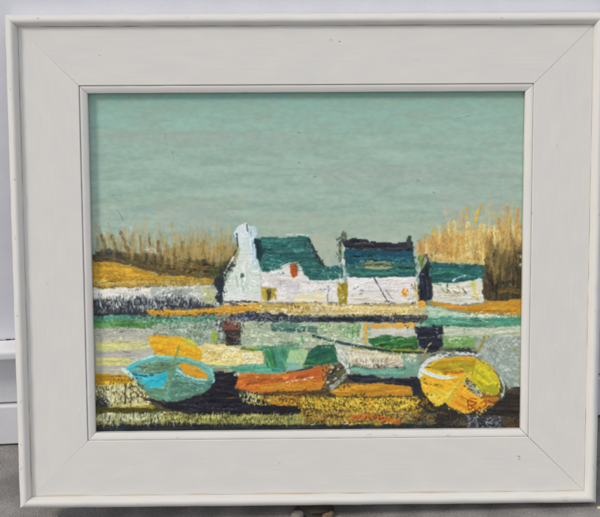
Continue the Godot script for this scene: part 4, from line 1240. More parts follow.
	area([157.9,278.1,191.6,275.8,220.1,272.1,220,283.9,191.5,284.9,157.8,287.3],Color8(231, 167, 57),-3,0.38,0.05,2.31,0.45,Color8(213, 169, 71),0.35,1)
	area([212.3,272,284.9,272.6,279.7,287,217.4,283.8],Color8(188, 160, 81),0,0.45,0.1,2.31,0.4,Color8(217, 197, 129),0.35,1)
	stroke([170.9,270.4,191.6,270,217.5,270.8],3.34,Color8(73, 77, 84),0.4,0.25,0.25,1)
	stroke([178.7,273,191.6,274.5],3.85,Color8(127, 93, 72),0.4,0.3,0.3,1)
	stroke([220.1,271.6,249.9,272.3,284.9,271.8],1.54,Color8(127, 127, 121),0.3,0.35,0.2,1)
	stroke([327.7,275,373.1,276,422.4,273.8],1.41,Color8(143, 139, 128),0.3,0.3,0.2,1)
	ticks([251.2,273.7,284.9,272.6,284.9,287,253.7,286.8],46,[Color8(232, 202, 108),Color8(159, 129, 62),Color8(247, 237, 208)],5.14,1.54,65,40,0.5)
	ticks([286.2,274,314.7,274.2,314.7,288.6,286.2,288.4],50,[Color8(247, 239, 221),Color8(218, 203, 174),Color8(172, 150, 117)],4.5,1.41,120,50,0.5)
	stroke([246,280.2,251.2,281.5,249.9,285.4],5.14,Color8(247, 237, 193),0.15,0.1,0.7,1)
	stroke([234.3,287.1,242.1,286.1],3.85,Color8(241, 239, 228),0.15,0.1,0.6,1)
	stroke([253.7,288.1,258.9,286.8],3.85,Color8(237, 235, 226),0.15,0.15,0.6,1)
	stroke([313.4,279.4,334.2,280.9,373.1,279.9,417.3,280.3],6.42,Color8(245, 219, 145),0.2,0.2,0.5,1)
	stroke([334.2,286.2,399.1,285.4],3.85,Color8(236, 216, 163),0.2,0.35,0.4,1)
	area([422.4,271.2,434.1,270,435.5,279.2,425.1,280.4],Color8(245, 173, 58),0,0.3,0.05,2.06,0.5,Color8(245, 173, 58),0,1)
	area([178.6,284.8,220,283.9,256.3,289.4,308.2,290.5,366.7,290.4,425.1,289.6,433,294.9,422.6,300,327.7,299.2,249.8,299.9,175.9,292.7],Color8(57, 61, 68),0,0.75,0.05,2.57,0.3,Color8(87, 93, 104),0.35,1)
	ticks([178.6,284.8,227.8,285.2,232.9,295.8,181.1,294],120,[Color8(139, 148, 172),Color8(82, 91, 115),Color8(48, 52, 65),Color8(173, 180, 193)],3.34,1.28,60,70,0.4)
	ticks([230.4,289.2,308.2,289.9,308.2,297.7,230.3,297.1],70,[Color8(139, 152, 148),Color8(71, 88, 86),Color8(173, 182, 173)],3.6,1.16,60,60,0.35)
	ticks([310.8,288.6,427.7,289.6,427.8,298.8,310.8,297.8],130,[Color8(34, 36, 41),Color8(48, 50, 54),Color8(173, 173, 162),Color8(127, 125, 112),Color8(25, 27, 31)],3.34,1.28,75,50,0.4)
	stroke([295.2,293.7,327.7,294.6,362.8,294.3],5.14,Color8(39, 41, 45),0.4,0.25,0.3,1)
	ticks([380.9,286.6,430.3,285.7,430.4,297.5,386.2,294.5],50,[Color8(236, 225, 186),Color8(70, 68, 66),Color8(183, 161, 107)],3.6,1.28,80,50,0.4)
	stroke([434.1,270,435.5,280.5,436.9,292.3],1.8,Color8(82, 93, 71),0.3,0.2,0.25,1)
	area([440.6,271.3,464,276.8,490,278.3,516,273.3,560.1,269.7,560.5,290.7,522.7,289.1,490.1,286.2,457.6,282,440.6,276.6],Color8(212, 158, 55),2,0.45,0.02,2.31,0.5,Color8(188, 136, 48),0.35,1)
	stroke([461.4,277.4,474.5,279.5,487.4,278.9],3.34,Color8(247, 154, 61),0.2,0.15,0.5,1)
	stroke([510.8,277.2,535.5,277.4,555,274.9],3.85,Color8(207, 151, 48),0.25,0.3,0.5,1)
	stroke([490.1,283.6,529.1,285.2,555.1,284.1],2.57,Color8(169, 119, 39),0.3,0.35,0.3,1)
	stroke([443.2,272,461.4,275.4],2.06,Color8(194, 172, 107),0.2,0.3,0.3,1)
	area([414.7,277.7,435.4,276.5,438.2,291,414.8,290.8],Color8(224, 207, 150),0,0.45,0.1,3.6,0.35,Color8(173, 162, 113),0.4,1)
	area([432.9,279.1,451.1,279.3,466.7,286,472,297.8,430.4,297.5],Color8(189, 214, 185),8,0.38,0.05,3.6,0.35,Color8(162, 195, 167),0.4,1)
	area([412.2,297.3,472,296.5,472.1,308.4,451.3,306.9,412.2,306.5],Color8(108, 159, 135),0,0.45,0.2,4.24,0.35,Color8(173, 193, 162),0.4,1)
	area([393.9,289.3,438.1,289.7,440.8,297.6,394,299.8],Color8(75, 75, 73),0,0.6,0.2,2.57,0.3,Color8(127, 130, 116),0.35,1)
	# flat water and weed behind the boats
	area([181.1,295.3,269.3,298.7,321.2,299.2,425.2,300.1,425.5,336.9,321.2,333.4,180.7,332.1],Color8(187, 196, 169),0,0.38,0.05,2.31,0.35,Color8(173, 189, 162),0.4,1)
	area([436.8,279.2,457.6,283.3,490.2,288.8,529.2,291.8,560.5,293.3,560.6,298.6,490.3,298,436.9,294.9],Color8(190, 218, 192),2,0.3,0.03,2.31,0.4,Color8(214, 228, 203),0.35,1)
	ticks([487.5,286.2,556.5,288.1,556.6,294.6,487.6,292.7],50,[Color8(237, 230, 197),Color8(247, 246, 219),Color8(192, 159, 74)],3.85,1.41,30,50,0.5)
	area([435.6,292.3,490.2,292.7,560.5,293.3,560.7,306.5,490.4,307.2,435.6,304.1],Color8(86, 154, 125),0,0.52,0.04,2.31,0.4,Color8(113, 177, 148),0.35,1)
	stroke([440.8,302.8,477.3,304.5,516.4,303.5],3.08,Color8(65, 120, 89),0.3,0.3,0.35,1)
	stroke([529.3,297,556.7,299.9],3.85,Color8(73, 160, 127),0.25,0.3,0.45,1)
	stroke([451.2,296.3,487.6,295.3],3.34,Color8(118, 184, 157),0.25,0.3,0.4,1)
	area([456.5,304.3,503.4,307.3,560.7,305.2,560.9,319.7,503.5,320.5,456.6,318.8],Color8(201, 212, 183),0,0.22,0.03,2.31,0.4,Color8(214, 214, 185),0.35,1)
	stroke([459.1,310.9,479.9,308.4],3.34,Color8(219, 225, 203),0.15,0.3,0.45,1)
	stroke([484.1,292.7,484.7,316.4],1.28,Color8(94, 134, 105),0.3,0.25,0.25,1)
	area([456.6,318.8,490.5,319.1,508.8,323.2,501.1,332.3,480.2,334.8,456.7,331.9],Color8(146, 182, 118),0,0.52,0.08,2.31,0.4,Color8(128, 172, 87),0.4,1)
	ticks([459.2,318.8,506.1,320.5,501.1,332.3,459.3,332],70,[Color8(105, 160, 73),Color8(174, 202, 152),Color8(139, 183, 96),Color8(83, 138, 94)],5.14,1.67,120,50,0.45)
	area([500.9,319.1,523.1,318,560.9,317,562,391.2,546.3,391,530.3,369.6,511.7,350.9,501.1,337.6],Color8(162, 175, 162),20,0.3,0.04,2.83,0.4,Color8(175, 187, 175),0.4,1)
	ticks([503.5,320.5,557,318.3,558,385.8,543.6,385.7,511.7,345.6],330,[Color8(139, 159, 141),Color8(189, 193, 185),Color8(160, 173, 173),Color8(180, 180, 162),Color8(196, 207, 203),Color8(130, 150, 139)],5.14,1.54,60,80,0.5)
	stroke([511.4,320.6,508.8,328.4,503.7,337.6],5.14,Color8(170, 148, 61),0.3,0.2,0.4,1)
	stroke([510,319.2,516.5,318.6],3.08,Color8(170, 141, 53),0.3,0.2,0.4,1)
	stroke([552,335.4,550.8,340.7],3.85,Color8(172, 161, 85),0.3,0.3,0.4,1)
	stroke([529.6,323.4,550.5,322.2],2.57,Color8(139, 150, 128),0.3,0.4,0.3,1)
	stroke([527.1,328.6,531,330],2.57,Color8(183, 161, 107),0.3,0.2,0.4,1)
	area([451.5,331.9,471.1,333.4,490.7,336.2,503.7,337.6,501.2,341.6,477.7,340.1,451.5,337.2],Color8(73, 84, 73),0,0.6,0.12,2.18,0.3,Color8(73, 84, 73),0,1)
	stroke([475,338,493.3,336.9],3.85,Color8(59, 66, 61),0.4,0.15,0.3,1)
	stroke([448.9,334.5,467.2,333.4],3.34,Color8(112, 129, 79),0.3,0.2,0.35,1)
	area([168.1,295.2,191.4,296.7,192.5,328.3,173,328.1,170.5,313.6],Color8(77, 61, 57),0,0.68,0.03,2.18,0.4,Color8(61, 52, 57),0.35,1)
	area([168.1,295.2,191.4,296.7,191.3,308.5,170.6,307],Color8(147, 98, 79),0,0.52,0.08,2.06,0.45,Color8(127, 78, 63),0.35,1)
	stroke([173,326.8,180.8,325.5],3.85,Color8(64, 77, 59),0.3,0.2,0.35,1)
	stroke([169.2,311,173.1,318.9],2.57,Color8(105, 127, 116),0.3,0.3,0.35,1)
	stroke([161.6,293.8,164.1,300.4,161.5,307],4.63,Color8(216, 223, 221),0.2,0.2,0.55,1)
	stroke([164.7,305.7,166.6,313.6,162.6,324.1],4.63,Color8(196, 209, 203),0.2,0.25,0.45,1)
	stroke([165.5,297.8,162.8,309.6],2.57,Color8(71, 79, 82),0.3,0.3,0.3,1)
	stroke([170.7,293.9,181,296.6],3.85,Color8(195, 173, 162),0.25,0.3,0.45,1)
	area([153.7,309.5,160.2,308.3,160,325.4,153.5,325.3],Color8(166, 190, 71),88,0.45,0.08,1.93,0.4,Color8(166, 190, 71),0,1)
	ticks([194,296.7,230.3,298.4,230.2,327.3,193.8,327],130,[Color8(203, 207, 181),Color8(162, 184, 151),Color8(180, 191, 140),Color8(214, 214, 196),Color8(139, 168, 128)],4.88,1.67,50,80,0.45)
	ticks([230.2,314.1,284.8,314.6,284.8,329.1,230.2,328.6],90,[Color8(203, 207, 181),Color8(151, 179, 146),Color8(180, 196, 151),Color8(214, 216, 194)],4.63,1.54,60,70,0.45)
	area([229,299.7,249.8,297.2,275.8,300.1,292.6,302.9,292.6,313.4,269.2,310.5,249.7,310.4,230.3,307.6],Color8(101, 145, 128),0,0.52,0.06,2.31,0.4,Color8(78, 113, 105),0.4,1)
	stroke([232.9,307.6,262.7,307.9,290,309.4],4.37,Color8(71, 100, 93),0.35,0.2,0.35,1)
	stroke([235.5,299.7,269.3,300],2.57,Color8(145, 195, 173),0.25,0.3,0.45,1)
	ticks([290,300.2,352.4,299.4,352.4,320.5,308.2,317.5],150,[Color8(146, 190, 109),Color8(106, 172, 95),Color8(214, 218, 185),Color8(173, 202, 141),Color8(84, 150, 84)],5.14,1.54,85,40,0.45)
	area([269.2,315.8,273.1,315.8,273.7,327.7,269.2,327.6],Color8(113, 172, 113),88,0.45,0.1,1.8,0.4,Color8(113, 172, 113),0,1)
	stroke([338.1,304.6,338.6,317.7],2.06,Color8(79, 149, 75),0.3,0.15,0.4,1)
	stroke([344.6,303.3,345,316.5],2.06,Color8(79, 149, 75),0.3,0.15,0.4,1)
	stroke([336.8,311.1,345.9,310.7],2.06,Color8(79, 149, 75),0.3,0.15,0.4,1)
	area([348.5,300.7,352.4,300.7,352.4,320.5,347.2,320.4],Color8(225, 219, 190),88,0.22,0.1,1.8,0.4,Color8(225, 219, 190),0,1)
	stroke([355,299.5,355.5,312.6,355.1,325.8],4.37,Color8(243, 180, 69),0.25,0.12,0.5,1)
	area([360.2,300.8,420,300,422.7,307.9,361.5,307.4],Color8(238, 196, 101),0,0.38,0.08,2.06,0.45,Color8(247, 169, 58),0.4,1)
	stroke([361.5,304.1,378.4,303.6],3.85,Color8(247, 165, 54),0.2,0.15,0.5,1)
	area([361.5,307.4,417.4,306.6,424,317.2,362.8,317.9],Color8(216, 216, 201),0,0.18,0.02,2.06,0.4,Color8(216, 216, 201),0,1)
	stroke([373.2,310.1,412.3,309.2],2.57,Color8(232, 228, 212),0.12,0.3,0.4,1)
	area([358.9,319.2,373.3,316.7,399.3,318.3,422.7,317.1,425.5,335.6,399.4,336.7,362.9,331.1],Color8(65, 122, 67),2,0.68,0.02,2.31,0.45,Color8(51, 102, 62),0.35,1)
	stroke([368.1,328.5,391.5,322.1,417.5,319.7],2.31,Color8(128, 188, 113),0.25,0.3,0.45,1)
	stroke([362.9,321.9,386.3,323.4],3.85,Color8(44, 115, 69),0.3,0.2,0.4,1)
	stroke([379.8,332.6,418.9,327.7],3.34,Color8(83, 155, 69),0.3,0.3,0.4,1)
	area([336.8,328.2,362.9,331.1,399.4,335.4,430.7,335.7,435.9,342.3,399.4,342,362.9,336.4,336.8,333.5],Color8(173, 166, 62),3,0.52,0.06,2.18,0.4,Color8(138, 142, 57),0.35,1)
	area([418.7,304,438.3,305.4,457.8,303,456.7,328,451.5,337.2,435.9,338.4,425.4,329],Color8(41, 43, 54),0,0.68,0,2.31,0.4,Color8(59, 61, 70),0.3,1)
	stroke([425.3,319.8,441,319.3,456.6,316.1],1.16,Color8(150, 155, 157),0.2,0.35,0.3,1)
	stroke([434.6,335.7,438.4,329.1,442.3,326.5],2.31,Color8(173, 180, 129),0.25,0.25,0.45,1)
	stroke([430.7,342.3,435.9,334.4],3.08,Color8(224, 206, 141),0.25,0.25,0.45,1)
	stroke([286.1,315.9,305.6,321.4,329,326.9,362.9,333.8,394.2,338,430.7,339.6],4.11,Color8(44, 70, 72),0.35,0.1,0.35,1)
	stroke([308.2,321.4,331.6,327.5,347.3,330.3],2.83,Color8(42, 77, 93),0.3,0.15,0.35,1)
	stroke([347.2,327,352.5,328.4],2.57,Color8(219, 237, 246),0.15,0.15,0.5,1)
	# green and orange boats in the middle
	area([191.1,329.6,230.2,327.3,269.2,326.3,269.1,335.6,253.5,340.7,224.9,340.4,191.1,334.9],Color8(113, 172, 128),0,0.52,0.1,2.31,0.4,Color8(83, 138, 112),0.35,1)
	stroke([198.9,331,211.9,332.4],3.85,Color8(170, 181, 65),0.3,0.2,0.4,1)
	stroke([191.1,332.2,211.9,335],2.57,Color8(105, 116, 61),0.3,0.3,0.3,1)
	stroke([219.7,331.2,245.8,330.1],3.08,Color8(61, 127, 105),0.3,0.2,0.4,1)
	area([192.4,334.9,219.7,336.4,222.2,353.6,192.3,353.4],Color8(247, 236, 175),0,0.38,0.08,2.18,0.45,Color8(226, 204, 114),0.35,1)
	ticks([191.1,334.9,221,336.4,222.2,353.6,192.3,353.4],50,[Color8(247, 247, 235),Color8(232, 204, 108),Color8(217, 195, 129)],5.14,1.67,160,30,0.5)
	area([175.3,355.8,204,353.5,232.6,353.7,248.2,359.1,248.2,368.4,203.9,366.7,175.3,361.1],Color8(93, 172, 143),0,0.45,0.04,2.18,0.4,Color8(118, 195, 172),0.35,1)
	area([222.3,335.1,250.9,332.8,256,361.9,224.8,358.9],Color8(88, 161, 128),80,0.52,0.03,2.18,0.4,Color8(68, 136, 90),0.4,1)
	stroke([226.2,337.8,232.6,353.7],6.42,Color8(68, 147, 75),0.3,0.15,0.45,1)
	stroke([240.5,335.3,244.3,356.5],5.14,Color8(80, 160, 138),0.3,0.2,0.45,1)
	stroke([232.6,361.6,248.2,361.8],5.14,Color8(62, 138, 133),0.3,0.2,0.4,1)
	area([254.8,335.4,269.2,334.2,280.9,335.7,275.6,348.8,271.7,359.4,250.8,364.5,249.5,353.9],Color8(176, 216, 165),60,0.21,0,1.93,0.45,Color8(185, 213, 141),0.35,1)
	area([249.6,351.2,269.1,351.4,271.7,359.4,250.8,364.5],Color8(140, 195, 173),10,0.3,0.1,2.06,0.45,Color8(140, 195, 173),0,1)
	area([273,355.4,276.9,344.9,283.5,334.4,291.3,327.8,313.4,328,322.5,341.3,318.6,351.8,295.1,355.6,274.3,359.4],Color8(54, 111, 82),-20,0.45,0,0.64,0.45,Color8(42, 93, 73),0.35,1)
	stroke([279.5,348.8,292.5,351.6,308.2,346.5],5.14,Color8(68, 136, 79),0.3,0.2,0.45,1)
	stroke([287.4,334.4,303,334.5],3.85,Color8(52, 106, 95),0.3,0.2,0.4,1)
	stroke([313.4,333.3,319.9,343.9],5.14,Color8(78, 116, 83),0.3,0.25,0.4,1)
	stroke([274.3,356.1,292.5,354.9],2.31,Color8(128, 172, 107),0.25,0.3,0.4,1)
	stroke([250.8,365.1,274.3,360.7,297.8,355.6],2.31,Color8(48, 59, 52),0.35,0.15,0.25,1)
	area([188.2,366.5,201.3,364,229.9,366.9,258.6,364.5,292.5,358.2,309.5,354.4,310.8,361,302.9,378.2,297.7,387.4,269,391.1,219.3,393.3,182.9,385,185.6,374.5],Color8(195, 112, 54),-3,0.38,0,2.06,0.5,Color8(233, 138, 52),0.35,1)
	area([256,367.2,292.5,358.2,308.2,355.7,302.9,372.9,269,377.9,248.1,377.7],Color8(207, 112, 55),-8,0.3,0.04,2.06,0.5,Color8(198, 101, 48),0.35,1)
	area([214.2,380,248.1,377.7,300.3,376.8,296.4,387.4,248.1,389.6,219.4,388],Color8(214, 151, 50),-2,0.38,0.08,2.18,0.5,Color8(211, 131, 40),0.35,1)
	stroke([250.7,377.2,263.8,375.2,274.2,373.9,286,371.4],2.31,Color8(247, 237, 219),0.15,0.3,0.65,1)
	stroke([190.7,382.5,211.6,384],3.85,Color8(196, 96, 40),0.3,0.25,0.45,1)
	stroke([301.7,359.6,299,378.1],3.34,Color8(221, 180, 76),0.25,0.25,0.45,1)
	stroke([196,374.6,227.3,376.2],3.08,Color8(207, 110, 43),0.25,0.3,0.45,1)
	stroke([308.2,357,312.1,359.7],3.85,Color8(235, 224, 141),0.2,0.1,0.5,1)
	area([305.6,362.3,321.2,351.9,334.3,354.6,334.3,370.5,321.2,383.7,305.5,392.8,297.7,388.8],Color8(111, 107, 78),-45,0.6,0.06,2.31,0.4,Color8(82, 77, 60),0.4,1)
	stroke([309.5,388.9,318.6,378.3,329,367.8],5.65,Color8(173, 180, 162),0.25,0.25,0.5,1)
	stroke([316,365.1,322.5,361.1],3.08,Color8(93, 71, 49),0.3,0.2,0.35,1)
	stroke([308.2,365,310.8,363.7],3.08,Color8(225, 228, 225),0.2,0.15,0.55,1)
	stroke([304.2,378.2,306.9,376.9],3.08,Color8(225, 228, 225),0.2,0.15,0.55,1)
	stroke([308.2,383.5,310.8,382.2],3.08,Color8(225, 228, 225),0.2,0.15,0.55,1)
	stroke([318.6,361.1,321.2,359.8],3.08,Color8(225, 228, 225),0.2,0.15,0.55,1)
	stroke([313.4,374.3,316,373],3.08,Color8(225, 228, 225),0.2,0.15,0.55,1)
	# white and green boat
	area([318.6,326.8,336.8,332.2,362.9,336.4,389,341.9,424.2,342.2,423,355.4,399.5,359.2,363,360.2,336.9,354.7,322.5,345.3],Color8(237, 230, 201),4,0.27,0,2.18,0.5,Color8(218, 207, 174),0.35,1)
	area([316,328.1,329,333.5,336.9,354.7,334.3,367.9,318.6,349.2],Color8(173, 184, 162),60,0.52,0.1,2.31,0.45,Color8(237, 239, 226),0.4,1)
	area([329,354.6,363,361.5,396.9,360.5,424.3,354.1,423.1,368.7,394.3,372.4,360.4,369.4,334.3,363.9],Color8(113, 172, 150),0,0.33,0,2.06,0.45,Color8(136, 191, 169),0.35,1)
	area([402,340.7,425.5,344.9,425.7,371.3,407.4,371.2],Color8(131, 173, 150),60,0.33,0.12,2.18,0.4,Color8(131, 173, 150),0,1)
	stroke([336.9,361.3,368.2,365.5,404.8,365.9],3.85,Color8(131, 184, 162),0.2,0.3,0.45,1)
	stroke([334.3,356.6,363,361],2.06,Color8(72, 116, 98),0.3,0.3,0.3,1)
	ticks([329,346.7,383.8,348.5,383.8,359,334.3,357.3],80,[Color8(104, 98, 76),Color8(139, 130, 103),Color8(247, 247, 231),Color8(82, 82, 69)],5.78,1.28,100,22,0.55)
	ticks([334.2,334.8,417.7,342.2,415.1,352.7,336.9,349.4],120,[Color8(247, 247, 226),Color8(202, 189, 147),Color8(246, 237, 208),Color8(173, 162, 129)],4.63,1.28,100,35,0.55)
	stroke([381.2,356.4,389,353.8,396.9,351.2],1.8,Color8(127, 130, 112),0.3,0.25,0.3,1)
	area([329,367.8,360.4,369.4,394.3,373.7,424.4,371.3,431,382,431.1,395.3,418,397.8,415.3,385.9,381.3,381.6,336.9,378.5],Color8(43, 45, 54),1,0.68,0.02,2.31,0.4,Color8(59, 61, 68),0.3,1)
	stroke([336.9,371.9,368.2,374.8,412.7,376.5],2.57,Color8(68, 73, 77),0.3,0.35,0.35,1)
	# dark foreground and ochre bands
	area([154.4,362.3,183.1,362.5,188.2,370.5,181.6,383.7,198.4,395.8,268.9,409.8,271.5,420.4,229.6,424,156.4,423.4,101.6,416.2,83.5,406.7,114.9,400.3,146.3,388.7,156.9,374.2],Color8(36, 35, 43),0,0.75,0,2.31,0.35,Color8(54, 50, 57),0.35,1)
	stroke([156.9,371.5,180.4,374.4],2.57,Color8(66, 55, 55),0.4,0.3,0.35,1)
	stroke([112.2,405.6,146.1,411.3,190.5,414.4],2.57,Color8(68, 68, 75),0.4,0.35,0.35,1)
	stroke([172.3,398.2,195.8,397.1],3.08,Color8(97, 82, 49),0.3,0.35,0.35,1)
	stroke([156.8,386.1,177.6,390.3],2.57,Color8(59, 48, 52),0.3,0.3,0.3,1)
	stroke([183,366.5,188.3,365.2],5.14,Color8(214, 218, 185),0.2,0.2,0.5,1)
	stroke([170,362.4,180.5,361.2],3.85,Color8(173, 184, 129),0.3,0.25,0.4,1)
	area([219.4,390.7,269,389.8,308.2,388.9,310.8,398.2,268.9,399.1,219.3,396],Color8(126, 89, 46),0,0.68,0.08,2.31,0.35,Color8(81, 66, 44),0.4,1)
	area([214.1,397.3,255.9,395,308.1,398.2,336.9,397.1,423.2,397.9,431.2,416.6,415.6,435.2,337,437.1,268.8,436.4,268.9,409.8,227.1,408],Color8(187, 154, 60),0,0.68,0.05,2.57,0.35,Color8(144, 115, 53),0.4,1)
	area([219.3,398.7,255.9,396.3,274.2,399.2,268.9,409.8,232.3,409.4],Color8(216, 158, 52),0,0.38,0.05,2.31,0.5,Color8(196, 134, 46),0.3,1)
	area([268.9,399.1,327.8,398.3,423.3,399.2,426,415.2,373.6,418.7,268.9,413.8],Color8(223, 186, 61),0,0.52,0.1,2.57,0.4,Color8(200, 167, 63),0.4,1)
	ticks([250.7,397.6,425.9,399.2,426,416.6,268.9,415.1],330,[Color8(230, 197, 59),Color8(52, 48, 37),Color8(241, 213, 78),Color8(81, 68, 42),Color8(212, 168, 53),Color8(36, 34, 29)],5.14,1.41,70,45,0.5)
	stroke([268.9,405.8,292.5,404.7,316,408.9],3.85,Color8(238, 180, 49),0.2,0.3,0.5,1)
	stroke([357.9,406.6,365.7,404,360.5,410.6],4.63,Color8(247, 184, 54),0.2,0.15,0.6,1)
	ticks([271.5,412.4,415.5,415.1,415.6,427.1,271.5,425.8],260,[Color8(214, 181, 86),Color8(70, 57, 37),Color8(169, 126, 52),Color8(137, 93, 46),Color8(213, 202, 141),Color8(52, 45, 34)],4.63,1.41,80,50,0.45)
	ticks([276.7,423.2,334.3,421,334.3,434.4,276.7,433.8],80,[Color8(197, 121, 53),Color8(104, 98, 50),Color8(59, 66, 48),Color8(213, 181, 76)],5.14,1.54,95,25,0.4)
	stroke([339.6,425.1,363.1,424.6,384.1,428.2,402.5,433.7],6.42,Color8(213, 110, 44),0.3,0.12,0.5,1)
	stroke([336.9,427.7,352.7,429.2],3.85,Color8(196, 114, 49),0.3,0.3,0.4,1)
	ticks([386.7,421.5,491.6,419.8,491.8,438.6,399.9,437.7],150,[Color8(170, 137, 63),Color8(59, 54, 43),Color8(137, 104, 51),Color8(105, 127, 105),Color8(48, 52, 59)],5.14,1.54,30,60,0.4)
	area([305.5,391.5,321.2,383.7,342.1,379.9,378.7,381.5,415.3,385.9,418,396.5,378.8,397.5,321.2,396.9],Color8(214, 155, 50),0,0.38,0,2.18,0.5,Color8(192, 134, 44),0.35,1)
	stroke([321.2,387.6,347.3,383.9,373.5,385.5],2.57,Color8(247, 180, 62),0.15,0.3,0.5,1)
	stroke([329.1,380.4,355.2,381.3],2.57,Color8(198, 137, 74),0.2,0.3,0.4,1)
	stroke([308.2,396.8,336.9,398.4,378.8,398.8,415.4,397.8],2.06,Color8(70, 61, 44),0.4,0.25,0.25,1)
	ticks([188,393.1,203.7,390.5,214,406.6,193.2,403.7],24,[Color8(203, 214, 152),Color8(237, 237, 175),Color8(139, 161, 106)],5.14,1.8,70,30,0.5)
	ticks([201.1,394.5,235,394.8,234.9,406.8,203.6,406.5],40,[Color8(232, 222, 109),Color8(218, 180, 57),Color8(70, 61, 44),Color8(246, 235, 152)],7.71,1.8,95,25,0.55)
	stroke([198.4,403.8,221.9,408],2.57,Color8(213, 192, 76),0.25,0.3,0.45,1)
	stroke([245.3,416.2,258.4,416.3,267.6,415.1],8.99,Color8(38, 36, 38),0.4,0.05,0.35,1)
	area([224.5,408,268.9,409.8,268.9,413.8,219.2,414.6],Color8(41, 38, 43),0,0.6,0.05,2.06,0.3,Color8(41, 38, 43),0,1)
	# striped bank along the lower edge
	area([-2.8,416.5,46.8,417,86,414.7,138.1,420.5,268.9,420.4,275.4,435.2,138,433.9,-3.1,432.5],Color8(170, 168, 92),0,0.45,0.05,2.31,0.35,Color8(139, 136, 73),0.4,1)
	area([-3.1,431.2,85.7,430.7,177.2,432.9,295,435.3,426.1,435.3,491.8,437.2,562.7,436.6,562.9,449.9,-3.4,447.2],Color8(41, 45, 50),0,0.75,0,2.31,0.3,Color8(59, 63, 61),0.35,1)
	ticks([2.5,415.2,86,414.7,85.7,430.7,2.2,431.2],230,[Color8(219, 225, 186),Color8(196, 202, 163),Color8(237, 237, 208),Color8(105, 116, 98),Color8(52, 59, 57)],8.99,1.41,97,12,0.55)
	ticks([80.7,417.3,274.1,420.5,274.1,435.1,80.5,433.3],330,[Color8(200, 196, 101),Color8(217, 213, 130),Color8(70, 70, 48),Color8(150, 154, 85),Color8(116, 127, 72),Color8(48, 48, 43)],6.42,1.41,90,25,0.5)
	ticks([268.8,428.4,426.1,432.6,426.2,440.6,268.8,439.1],90,[Color8(48, 54, 48),Color8(71, 97, 71),Color8(42, 70, 66)],5.14,1.41,90,40,0.3)
	stroke([283.2,435.2,288.5,433.9],3.34,Color8(173, 184, 140),0.2,0.1,0.6,1)
	stroke([327.8,434.3,331.7,433],3.08,Color8(218, 207, 163),0.2,0.1,0.6,1)
	area([-0.4,364.8,21.7,365,37.3,363.8,47.6,370.6,52.7,378.5,34.4,381,-0.7,379.4],Color8(205, 157, 43),3,0.45,0.02,2.18,0.45,Color8(179, 136, 36),0.35,1)
	stroke([2.1,368.8,24.2,367.7,37.2,367.8],3.08,Color8(158, 121, 33),0.3,0.25,0.4,1)
	area([-0.7,378.1,34.4,378.4,52.7,375.9,68.1,391.9,73.1,405.3,46.9,411.7,-1.3,409.9],Color8(213, 209, 141),0,0.38,0.03,2.31,0.45,Color8(230, 225, 175),0.4,1)
	stroke([0.6,380.7,24,379.6],4.37,Color8(222, 213, 108),0.2,0.2,0.45,1)
	stroke([44.9,378.5,60.3,389.2,65.4,397.2],7.71,Color8(235, 222, 146),0.2,0.2,0.5,1)
	ticks([0.5,382,60.4,383.9,65.3,402.5,0.1,401.9],190,[Color8(237, 234, 201),Color8(202, 198, 130),Color8(82, 82, 66),Color8(173, 173, 140),Color8(52, 54, 52),Color8(243, 234, 141)],5.14,1.41,85,45,0.5)
	stroke([39.6,379.7,38.9,391.7,38.4,403.6],3.34,Color8(63, 57, 33),0.35,0.15,0.25,1)
	stroke([46.1,381.1,46.4,397,45.7,407.7],1.93,Color8(70, 64, 37),0.3,0.2,0.2,1)
	stroke([47.5,378.5,48.6,389.1],3.34,Color8(110, 88, 29),0.3,0.2,0.3,1)
	area([-2.3,393.9,10.7,395.4,21,403.5,15.6,410,-2.6,408.5],Color8(52, 54, 54),10,0.68,0.08,2.31,0.3,Color8(52, 54, 54),0,1)
	ticks([0.4,391.3,23.7,394.2,18.3,406.1,0.1,404.6],40,[Color8(48, 50, 52),Color8(173, 180, 162),Color8(82, 86, 82)],5.14,1.41,60,40,0.4)
	area([-2.6,408.5,23.5,407.5,60,409.1,96.5,410.8,86,416,44.2,418.3,-2.8,416.5],Color8(104, 95, 37),2,0.6,0.04,2.18,0.4,Color8(66, 73, 38),0.4,1)
	stroke([18.3,408.7,41.7,409,65.2,409.2],3.08,Color8(197, 169, 56),0.25,0.3,0.45,1)
	stroke([60,407.8,75.6,409.3],5.14,Color8(199, 181, 76),0.25,0.2,0.45,1)
	stroke([61.4,398.5,66.6,399.9],2.57,Color8(81, 48, 26),0.3,0.1,0.3,1)
	stroke([66.7,398.6,80.9,402.7,93.9,408.1],3.85,Color8(41, 43, 47),0.4,0.15,0.3,1)
	# yellow boat on the right
	area([425.8,389.9,441.5,384.8,452.1,406.1,465.3,416.9,491.6,419.8,491.6,425.2,439.1,422,423.3,411.2],Color8(52, 50, 48),20,0.68,0.08,2.31,0.35,Color8(82, 73, 49),0.35,1)
	ticks([418,399.2,441.6,403.4,452.2,416.8,420.8,416.5],40,[Color8(229, 169, 49),Color8(170, 137, 53),Color8(48, 45, 41),Color8(137, 104, 51)],5.14,2.06,60,60,0.45)
	stroke([420.7,407.2,425.9,403.2],5.14,Color8(238, 180, 50),0.2,0.2,0.5,1)
	stroke([423.4,424.5,439.2,426],6.42,Color8(159, 115, 48),0.3,0.3,0.4,1)
	stroke([452.3,424.8,468,427.6],5.14,Color8(148, 111, 51),0.3,0.35,0.4,1)
	area([427,368.7,432.1,358.2,447.7,349,471.2,345.3,497.3,345.5,514.4,353.6,527.6,365.6,534.4,383,532,400.2,517.7,412.1,491.6,418.5,467.9,414.3,460,406.2,452.2,411.5,443,407.4,433.7,395.3,427.1,382],Color8(247, 197, 51),35,0.3,0,2.06,0.5,Color8(238, 204, 60),0.4,1)
